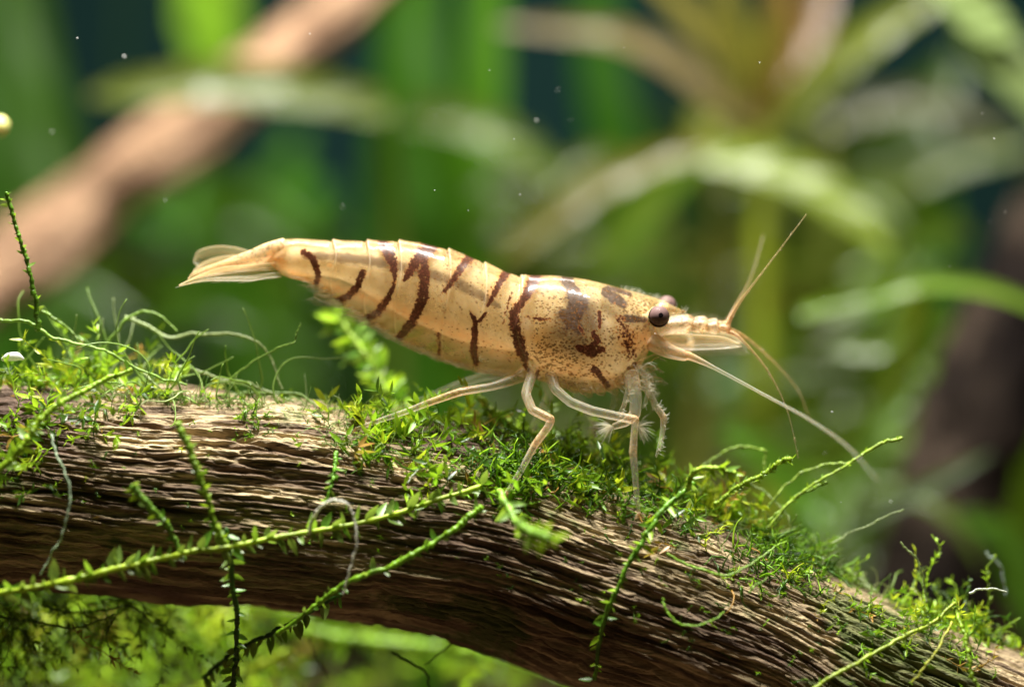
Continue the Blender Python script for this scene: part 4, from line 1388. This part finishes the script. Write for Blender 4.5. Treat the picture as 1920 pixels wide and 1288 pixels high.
# haze of hair algae fuzz
mb = MB()
for k in range(1500):
    u = random.random()
    if u < .5:
        px = random.choice([random.uniform(0, 640), random.uniform(1250, 1920)])
        py = np.interp(px, [0, 300, 640, 1250, 1400, 1600, 1750, 1920], [720, 745, 770, 930, 985, 1065, 1125, 1185]) + random.uniform(-6, 12)
    else:
        px = random.uniform(600, 1500)
        py = np.interp(px, [600, 850, 1050, 1500], [790, 810, 870, 1010]) + random.uniform(-15, 60)
    p, nn = on_log(px, py)
    d = norm(nn + rng.normal(size=3) * .8)
    L = random.choice([.06, .09, .14]) * random.uniform(.5, 1.3)
    pts = [p]
    for i in range(5):
        d = norm(d + rng.normal(size=3) * .45)
        pts.append(pts[-1] + d * L / 5)
    mb.tube(np.array(pts), [.0024, .0023, .002, .0018, .0014, .001], 3, np.array(random.choice([TG, TP, (.12, .26, .02), (.3, .36, .1)])))
for k in range(95):
    px = random.choice([random.uniform(0, 640), random.uniform(0, 330), random.uniform(1380, 1900)])
    py = np.interp(px, [0, 300, 640, 1250, 1400, 1600, 1750, 1920], [690, 735, 765, 930, 975, 1055, 1115, 1175]) + random.uniform(-6, 12)
    p, nn = on_log(px, py)
    d = norm(np.array([random.uniform(-1.6, 1.6), random.uniform(-.4, .4), random.uniform(.1, .8)]))
    L = random.uniform(.2, .55) * (1 if px < 700 else .6)
    pts = [p]
    bend = rng.normal(size=3) * .22
    for i in range(10):
        d = norm(d + rng.normal(size=3) * .2 + bend + np.array([0, 0, -.05]))
        pts.append(pts[-1] + d * L / 10)
    mb.tube(np.array(pts), np.linspace(.0052, .0026, 11), 4, np.array(random.choice([TG, TP, (.22, .36, .05)])), n=22)
tag(mb.build('algae_fuzz', M_thread), 'fine curly hair algae fuzz along the lit crest of the log', 'algae', kind='stuff')
# tangle of short green strands in the deep moss
mb = MB()
for k in range(900):
    c_ = random.choice([(1100, 905, 90, 26), (1470, 1040, 50, 38), (980, 880, 60, 30), (1240, 940, 40, 24)])
    p, nn = on_log(random.gauss(c_[0], c_[2]), random.gauss(c_[1], c_[3]))
    d = norm(np.array([rng.normal(), rng.normal() * .5, rng.normal()]))
    p = p + nn * random.uniform(.0, .06)
    pts = [p]
    L = random.uniform(.06, .18)
    for i in range(5):
        d = norm(d + rng.normal(size=3) * .35)
        pts.append(pts[-1] + d * L / 5)
    mb.tube(np.array(pts), np.linspace(.005, .002, 6), 4, greens(1, W_DEEP)[0] * 1.3)
tag(mb.build('moss_strands', M_moss), 'tangled dark green moss strands matted on the log', 'moss', kind='stuff')

# a white fleck added on the moss for a lit white blob
mb = MB()
c = at(24, 671, -.2)
mb.tube(np.array([c + np.array([-.05, 0, -.008]), c + np.array([-.02, 0, .004]), c + np.array([.02, -.004, .006]), c + np.array([.05, 0, -.006])]), [.008, .020, .022, .006], 10, (.8, .8, .76), n=14)
tag(mb.build('white_fleck', M_thread), 'added white fleck for a lit blob on the moss of the log end', 'fleck')
# ------------------------------------------------------------------ plants and wood behind, out of focus


def ribbon(mb, pts, w, col, sides=9, tipw=.15, cup=.18, n=44, basew=.5):
    """strap or pointed leaf along a 3-D path; w = widest width"""
    p = smooth(path(pts), n)
    tan = norm(np.gradient(p, axis=0))
    k = np.linspace(0, 1, n)
    prof = np.interp(k, [0, .25, .6, .88, 1.0], [basew, .9, 1.0, .62, tipw])
    view = np.array([.1, -1, .25])
    V, CC = [], []
    for i in range(n):
        s_ = norm(np.cross(tan[i], view))
        nn = norm(np.cross(s_, tan[i]))
        for j in range(sides):
            f = j / (sides - 1) * 2 - 1
            ww = w * .5 * prof[i]
            V.append(p[i] + s_ * f * ww + nn * (cup * w * (f * f) * prof[i] + .03 * w * math.sin(i * .7 + j)))
            CC.append(np.array(col) * .70 * (1.12 if abs(f) < .1 else 1.0))
    f_ = []
    for i in range(n - 1):
        for j in range(sides - 1):
            a = i * sides + j
            f_.append((a, a + 1, a + sides + 1, a + sides))
    mb.add(V, f_, CC)
    return p[0]


def plant(name, label, leaves, stems=(), group=None, mat=None):
    """leaves: (points, width, colour, tip); stems: (points, radius, colour)"""
    base = path([(stems[0][0] if stems else leaves[0][0])[0]])[0]
    root = thing(name, base, label, 'plant', group)
    for pts, r, col in stems:
        mb = MB()
        mb.tube(path(pts), np.linspace(r, r * .7, len(pts)), 8, col, n=30)
        mb.build('stem', M_blade, root, offset=base)
    for pts, w, col, *rest in leaves:
        mb = MB()
        ribbon(mb, pts, w, col, **(rest[0] if rest else {}))
        mb.build('leaf', mat or M_blade, root, offset=base)
    return root


def wood(name, label, pts, rad, mat, seed, nv=64, nu=260):
    p = smooth(path([q[:3] for q in pts]), nu)
    r = np.interp(np.linspace(0, 1, nu), np.linspace(0, 1, len(rad)), rad)
    tan = norm(np.gradient(p, axis=0))
    a = norm(np.array([0, -1, 0]) - tan[0] * tan[0][1])
    an_ = np.linspace(0, 2 * math.pi, nv, endpoint=False)
    U_, A_ = np.meshgrid(np.arange(nu) * 8.0 / nu, an_ / (2 * math.pi), indexing='ij')
    dn = .12 * vnoise(A_ * 4, U_ * 1.2, seed, 4) + .10 * vnoise(A_ * 16, U_ * 1.6, seed + 1, 16) - .10 * (1 - sstep(0, .3, np.abs(vnoise(A_ * 12, U_ * 1.4, seed + 2, 12))))
    V = np.empty((nu, nv, 3))
    for i in range(nu):
        a = norm(a - tan[i] * np.dot(a, tan[i]))
        b_ = np.cross(tan[i], a)
        V[i] = p[i] + (r[i] * (1 + dn[i]))[:, None] * (np.cos(an_)[:, None] * a + np.sin(an_)[:, None] * b_)
    idx = np.arange(nu * nv).reshape(nu, nv)
    nx = np.roll(idx, -1, axis=1)
    f = np.stack([idx[:-1], idx[1:], nx[1:], nx[:-1]], -1).reshape(-1, 4)
    c = np.stack([.5 + .5 * vnoise(A_ * 20, U_ * 2, seed + 3, 20), .5 + .5 * vnoise(A_ * 5, U_ * 1.5, seed + 4, 5), .25 + .3 * vnoise(A_ * 5, U_ * 2, seed + 5, 5)], -1).reshape(-1, 3)
    me_ = mesh_from(name, V.reshape(-1, 3), f, c)
    me_.materials.append(mat)
    return tag(link(name, me_), label, 'driftwood')


wood('driftwood_branch', 'pinkish brown blurred driftwood branch slanting up behind the tail', [(-330, 830, 5.6), (-120, 610, 5.5), (60, 470, 5.5), (210, 345, 5.5), (380, 225, 5.5), (560, 85, 5.5), (700, -40, 5.4), (860, -190, 5.3)], [.34, .30, .27, .24, .23, .21, .18, .14], M_log_back, 60)
wood('dark_driftwood', 'dark blurred driftwood trunk rising beside the green plants', [(2110, 60, 4.6), (2010, 330, 4.5), (1925, 540, 4.4), (1850, 740, 4.3), (1785, 940, 4.2), (1735, 1180, 4.1), (1700, 1420, 4.0)], [.26, .29, .31, .33, .35, .40, .5], M_log_dark, 80)

SAT, LGT, OLV, DRK = (.035, .13, .003), (.16, .36, .02), (.15, .19, .035), (.010, .038, .006)
TAN, ORG_, PAL, YOL = (.26, .22, .045), (.24, .125, .04), (.34, .46, .16), (.17, .21, .02)
BOT_ = 1420
plant('tall_grass_plant', 'wide dark green strap leaves standing upright behind the shrimp\'s back', [
    ([(770, BOT_, 7.2), (775, 900, 7.1), (765, 450, 7.0), (770, 100, 7.0), (780, -260, 7.0)], .62, SAT, {'tipw': .6}),
    ([(800, BOT_, 7.5), (850, 900, 7.5), (880, 450, 7.4), (905, 100, 7.3), (925, -260, 7.3)], .42, (.065, .20, .004), {'tipw': .6}),
    ([(740, BOT_, 7.8), (690, 900, 7.8), (660, 700, 7.8), (660, 600, 7.8), (650, 500, 7.8)], .48, DRK, {'tipw': .3})])
plant('tall_grass_plant', 'upright strap leaf plant with a bright light green blade behind the branch', [
    ([(380, -300, 8.4), (385, -120, 8.5), (392, 0, 8.6), (400, 90, 8.7), (410, 190, 8.8)], .50, (.30, .60, .03), {'tipw': .5}),
    ([(300, BOT_, 9.0), (260, 700, 9.0), (230, 100, 9.0), (290, -260, 8.8), (380, -300, 8.4)], .07, DRK, {'tipw': .8}),
    ([(300, BOT_, 8.8), (480, 900, 8.8), (470, 600, 8.8), (440, 430, 8.6), (400, 330, 8.4)], .5, (.05, .16, .006), {'tipw': .3})])
plant('tall_grass_plant', 'dull green strap leaf plant leaning beyond the branch at the tank side', [
    ([(180, BOT_, 8.0), (150, 800, 8.0), (100, 400, 8.0), (60, 150, 8.0), (0, -260, 8.0)], .58, (.045, .12, .010), {'tipw': .5}),
    ([(60, BOT_, 8.2), (0, 800, 8.2), (-10, 400, 8.2), (-40, 0, 8.2), (-60, -200, 8.2)], .6, SAT, {'tipw': .5})])
plant('tall_grass_plant', 'green strap leaf plant between the shrimp\'s head and the yellow rosette', [
    ([(1180, BOT_, 8.4), (1210, 800, 8.4), (1180, 450, 8.3), (1130, 150, 8.2), (1090, -260, 8.2)], .48, (.028, .12, .003), {'tipw': .5}),
    ([(1240, BOT_, 8.7), (1290, 900, 8.7), (1330, 600, 8.6), (1300, 380, 8.5), (1230, 200, 8.4)], .5, DRK, {'tipw': .3})])
plant('broad_leaf_plant', 'olive plant with a long level leaf crossing the pinkish branch', [
    ([(720, 205, 5.0), (600, 178, 4.9), (430, 160, 4.8), (300, 165, 4.8), (165, 180, 4.9)], .30, (.12, .16, .03), {'basew': .7}),
    ([(760, 215, 6.2), (850, 225, 6.1), (950, 265, 6.0), (1070, 345, 6.0)], .26, (.13, .20, .03), {'basew': .7})],
    stems=[([(740, BOT_, 6.4), (745, 800, 6.2), (740, 400, 5.8), (722, 208, 5.2)], .05, OLV)])
plant('broad_leaf_plant', 'arching plant with one glowing yellow-green pointed leaf above the feelers', [
    ([(1320, 292, 4.6), (1400, 302, 4.5), (1500, 335, 4.4), (1590, 395, 4.3), (1665, 470, 4.2)], .26, (.21, .29, .025), {'basew': .6, 'cup': .1}),
    ([(1335, 275, 4.9), (1230, 300, 4.9), (1120, 350, 4.9), (1020, 420, 4.9), (930, 500, 4.9)], .20, (.15, .135, .018), {'basew': .6}),
    ([(1340, 270, 5.2), (1260, 330, 5.4), (1180, 420, 5.6), (1100, 520, 5.8)], .26, (.12, .22, .02), {'basew': .6})],
    stems=[([(1240, BOT_, 6.0), (1290, 900, 5.8), (1345, 550, 5.3), (1335, 285, 4.8)], .05, (.22, .22, .04))])
plant('stem_plant', 'stem plant with a rosette of yellow and orange leaves near the surface', [
    ([(1425, 240, 5.5), (1370, 130, 5.4), (1290, 30, 5.3), (1190, -70, 5.2)], .19, TAN, {'tipw': .1}),
    ([(1425, 235, 5.5), (1400, 120, 5.3), (1360, 10, 5.1), (1330, -110, 5.0)], .20, TAN, {}),
    ([(1430, 235, 5.4), (1440, 120, 5.2), (1455, 20, 5.0), (1465, -110, 4.9)], .24, ORG_, {}),
    ([(1432, 230, 5.7), (1490, 120, 5.8), (1530, 20, 5.9), (1560, -110, 6.0)], .24, ORG_, {}),
    ([(1440, 245, 5.5), (1540, 140, 5.4), (1640, 60, 5.3), (1780, -20, 5.2)], .26, YOL, {}),
    ([(1420, 235, 5.3), (1340, 180, 5.2), (1250, 110, 5.2), (1140, 65, 5.2), (930, 50, 5.2)], .19, (.20, .15, .06), {'basew': .6}),
    ([(1430, 330, 5.7), (1380, 270, 5.7), (1330, 230, 5.7), (1290, 300, 5.7)], .3, (.24, .26, .04), {})],
    stems=[([(1470, BOT_, 6.2), (1440, 900, 6.0), (1430, 550, 5.8), (1430, 215, 5.5)], .10, (.30, .36, .03))])
plant('stem_plant', 'olive plant with greyish tilted leaves between the rosette and the dark trunk', [
    ([(1540, 235, 7.0), (1640, 200, 6.9), (1760, 205, 6.8), (1900, 260, 6.7)], .22, (.13, .13, .06), {'basew': .7}),
    ([(1560, 420, 6.8), (1680, 350, 6.7), (1800, 300, 6.6), (1960, 270, 6.5)], .20, (.12, .18, .02), {'basew': .6}),
    ([(1560, 360, 7.2), (1620, 300, 7.2), (1700, 250, 7.2), (1800, 100, 7.2)], .5, (.06, .13, .008), {}),
    ([(1560, 600, 7.0), (1650, 520, 6.9), (1720, 430, 6.8), (1760, 300, 6.7)], .5, (.06, .18, .008), {}),
    ([(1560, 640, 7.0), (1480, 560, 6.9), (1400, 500, 6.8), (1300, 470, 6.7)], .5, (.14, .14, .02), {}),
    ([(1555, 760, 7.0), (1640, 700, 6.9), (1730, 640, 6.8)], .44, (.11, .24, .01), {}),
    ([(1555, 800, 7.0), (1480, 720, 6.9), (1400, 690, 6.8), (1300, 720, 6.7)], .5, (.05, .15, .008), {})],
    stems=[([(1560, BOT_, 7.2), (1558, 900, 7.1), (1555, 500, 7.0), (1545, 210, 7.0)], .07, (.16, .18, .03))])
plant('broad_leaf_plant', 'pale glossy leaves hanging into the tank above the dark trunk', [
    ([(1700, -110, 4.0), (1780, -20, 3.9), (1840, 40, 3.9), (1900, 75, 3.9)], .30, PAL, {'basew': .5}),
    ([(1770, -60, 4.2), (1840, 70, 4.1), (1900, 140, 4.0), (2000, 260, 4.0)], .34, PAL, {'basew': .4})],
    stems=[([(2300, BOT_, 5.5), (2250, 700, 5.2), (2150, 100, 4.8), (1900, -230, 4.4), (1700, -120, 4.0)], .05, OLV)])
plant('lace_plant', 'lace-like green runner with a pale rounded tip crossing before the dark trunk', [
    ([(1960, 585, 3.0), (1860, 545, 3.0), (1740, 530, 3.0), (1640, 555, 3.0), (1500, 585, 3.0)], .10, (.20, .36, .03), {'tipw': .9, 'basew': .6}),
    ([(1730, 530, 3.0), (1720, 600, 3.1), (1700, 680, 3.2), (1640, 760, 3.3)], .12, (.12, .18, .015), {}),
    ([(1740, 535, 3.2), (1660, 640, 3.3), (1560, 660, 3.4)], .14, (.09, .16, .015), {})],
    stems=[([(2120, BOT_, 3.6), (2100, 900, 3.4), (2040, 660, 3.1), (1950, 580, 3.0)], .03, (.16, .26, .03))])
plant('broad_leaf_plant', 'dim green leaves curving in front of the foot of the dark trunk', [
    ([(1560, 1010, 3.4), (1640, 960, 3.3), (1740, 910, 3.2), (1860, 850, 3.1)], .10, (.10, .15, .07), {}),
    ([(1600, 960, 3.6), (1700, 930, 3.5), (1780, 970, 3.4), (1840, 1060, 3.3)], .10, (.09, .14, .015), {}),
    ([(1560, 1000, 3.6), (1580, 900, 3.7), (1640, 800, 3.7), (1720, 730, 3.7)], .20, (.10, .20, .02), {}),
    ([(1560, 1000, 3.6), (1500, 930, 3.7), (1430, 850, 3.7), (1350, 800, 3.7)], .26, (.08, .20, .01), {})],
    stems=[([(1540, BOT_, 3.8), (1550, 1200, 3.7), (1560, 990, 3.5)], .04, (.13, .2, .02))])
plant('broad_leaf_plant', 'bright green leaves at the tank side beyond the dark trunk', [
    ([(1960, 1200, 5.6), (1930, 1000, 5.6), (1890, 860, 5.6), (1840, 780, 5.6)], .35, (.14, .26, .01), {}),
    ([(1970, 1100, 5.2), (1960, 900, 5.2), (1930, 760, 5.2), (1880, 640, 5.2)], .35, (.16, .30, .015), {}),
    ([(1950, 1200, 3.4), (1910, 1100, 3.4), (1880, 1010, 3.4), (1800, 960, 3.4)], .24, (.06, .16, .01), {})],
    stems=[([(1990, BOT_, 5.7), (1975, 1300, 5.6), (1960, 1180, 5.5)], .05, OLV)])

# slim stem plants with many narrow leaves between the larger ones
SLIM = [(1010, 330, 6.8, (.10, .13, .02), 'behind the head shield of the shrimp'), (1250, 420, 7.6, (.13, .15, .02), 'behind the feelers'),
        (1530, 330, 6.4, (.12, .17, .015), 'beside the yellow rosette'), (1690, 420, 5.6, (.10, .17, .015), 'close before the dark trunk'),
        (560, 420, 8.0, (.06, .15, .01), 'beyond the slanting branch'), (1600, 700, 5.2, (.11, .20, .015), 'below the lace-like runner'), (250, 600, 7.4, (.07, .16, .012), 'under the slanting branch')]
for px, py, y, col, where in SLIM:
    lv = []
    for k in range(16):
        f = k / 15
        nx0, ny0 = px + 26 * math.sin(f * 5), py + f * 620
        sd = 1 if k % 2 else -1
        L = random.uniform(90, 190)
        up = random.uniform(-.9, .25)
        dy = random.uniform(-.5, .5)
        c = np.array(col) * random.uniform(.55, 1.5)
        lv.append(([(nx0, ny0, y), (nx0 + sd * L * .4, ny0 + up * L * .45, y + dy * .4), (nx0 + sd * L * .8, ny0 + up * L * .6, y + dy * .8), (nx0 + sd * L * 1.15, ny0 + (up * .5 + .15) * L, y + dy)], random.uniform(.10, .19), c, {'basew': .4, 'n': 16, 'sides': 5}))
    plant('stem_plant', 'blurred slim stem plant with narrow olive green leaves ' + where, lv, stems=[([(px + 10, BOT_, y), (px + 20, py + 600, y), (px, py + 250, y), (px, py - 10, y)], .035, np.array(col) * .8)])

# low bushy plants filling the back of the tank
BUSH = [(150, 620, 9.5, .75, DRK, 'behind the branch at the tank side'), (430, 560, 9.8, .7, (.05, .16, .008), 'under the slanting branch'),
        (600, 800, 10.0, .8, (.05, .13, .012), 'beneath the striped tail'), (1000, 560, 10.2, .7, (.06, .11, .012), 'above the shrimp\'s head shield'),
        (1300, 780, 9.0, .75, (.07, .22, .008), 'below the shrimp\'s feelers'), (1420, 420, 10.0, .75, (.07, .10, .012), 'behind the glowing leaf'),
        (1640, 780, 9.2, .8, (.06, .19, .01), 'beside the dark trunk')]
for px, py, y, R_, col, where in BUSH:
    c0 = at(px, py, y)
    base = np.array([c0[0], y, GZ + .03 * y])
    root = thing('bushy_plant', base, 'blurred dark green bushy plant ' + where, 'plant', 'bushy plants at the back')
    mb = MB()
    mb.tube(np.array([base, base * .5 + c0 * .5 + np.array([.1, 0, 0]), c0]), [.08, .06, .04], 6, np.array(col) * .8, n=12)
    mb.build('stem', M_blade, root, offset=base)
    mb = MB()
    k = 130
    d = rnd_dir(k) * (rng.uniform(.2, 1, (k, 1)) ** .6) * np.array([1.0, .6, 1.0]) * R_ * 1.35
    mb.leaves(c0 + d, norm(d + np.array([0, -.2, .2]) + rng.normal(size=(k, 3)) * .4), np.tile([0, -.5, 1.0], (k, 1)) + rng.normal(size=(k, 3)) * .4, rng.uniform(.35, .7, k), rng.uniform(.2, .32, k),
              np.array(col)[None] * rng.uniform(.4, 1.4, (k, 1)), rng.uniform(-.2, .2, k), 'broad')
    o = mb.build('foliage', M_blade, root, offset=base)

# ------------------------------------------------------------------ specks drifting in the water
t = NT('speck')
M_speck = t.done(t.pbr(Base_Color=t.mix(t.noise(30), (.75, .78, .74), (.85, .85, .8)), Roughness=.5))
SPK = [(581, 64, 5), (98, 247, 6), (233, 106, 8), (310, 376, 4), (642, 388, 4), (815, 357, 4), (878, 395, 3), (1046, 169, 4), (1006, 226, 6), (1070, 225, 3), (964, 261, 4), (1424, 118, 4), (1842, 213, 3),
       (1864, 260, 6), (1855, 417, 3), (1780, 500, 4), (1560, 772, 5), (1670, 940, 5), (1545, 555, 3), (975, 365, 4), (145, 72, 4), (918, 132, 4), (1170, 90, 3), (1885, 398, 3), (1547, 850, 3), (1577, 941, 3)]
for i, (px, py, r) in enumerate(SPK):
    mb = MB()
    c = at(px, py, random.uniform(-.5, .5))
    d = norm(np.array([1, 0, random.uniform(-.8, .5)]))
    rr = r / S * random.uniform(.22, .36)
    mb.tube(np.array([c - d * rr, c - d * rr * .4, c + d * rr * .5, c + d * rr]), [rr * .25, rr * .55, rr * .5, rr * .2], 6)
    tag(mb.build('drifting_speck', M_speck), 'tiny white speck drifting in the water', 'speck', 'specks drifting in the water')
# pale pebble-like bits: snail egg at the tank side, bright fleck on the moss
mb = MB()
ball(mb, at(-2, 236, .8), .05, (0, -1, 0), 1.1, 10)
t = NT('bud')
M_bud = t.done(t.pbr(Base_Color=t.mix(t.noise(20), (.60, .60, .16), (.72, .70, .28)), Roughness=.35, Subsurface_Weight=.3, Subsurface_Scale=.05))
tag(mb.build('plant_bud', M_bud), 'round yellow bud beside the dull green strap leaves', 'bud')
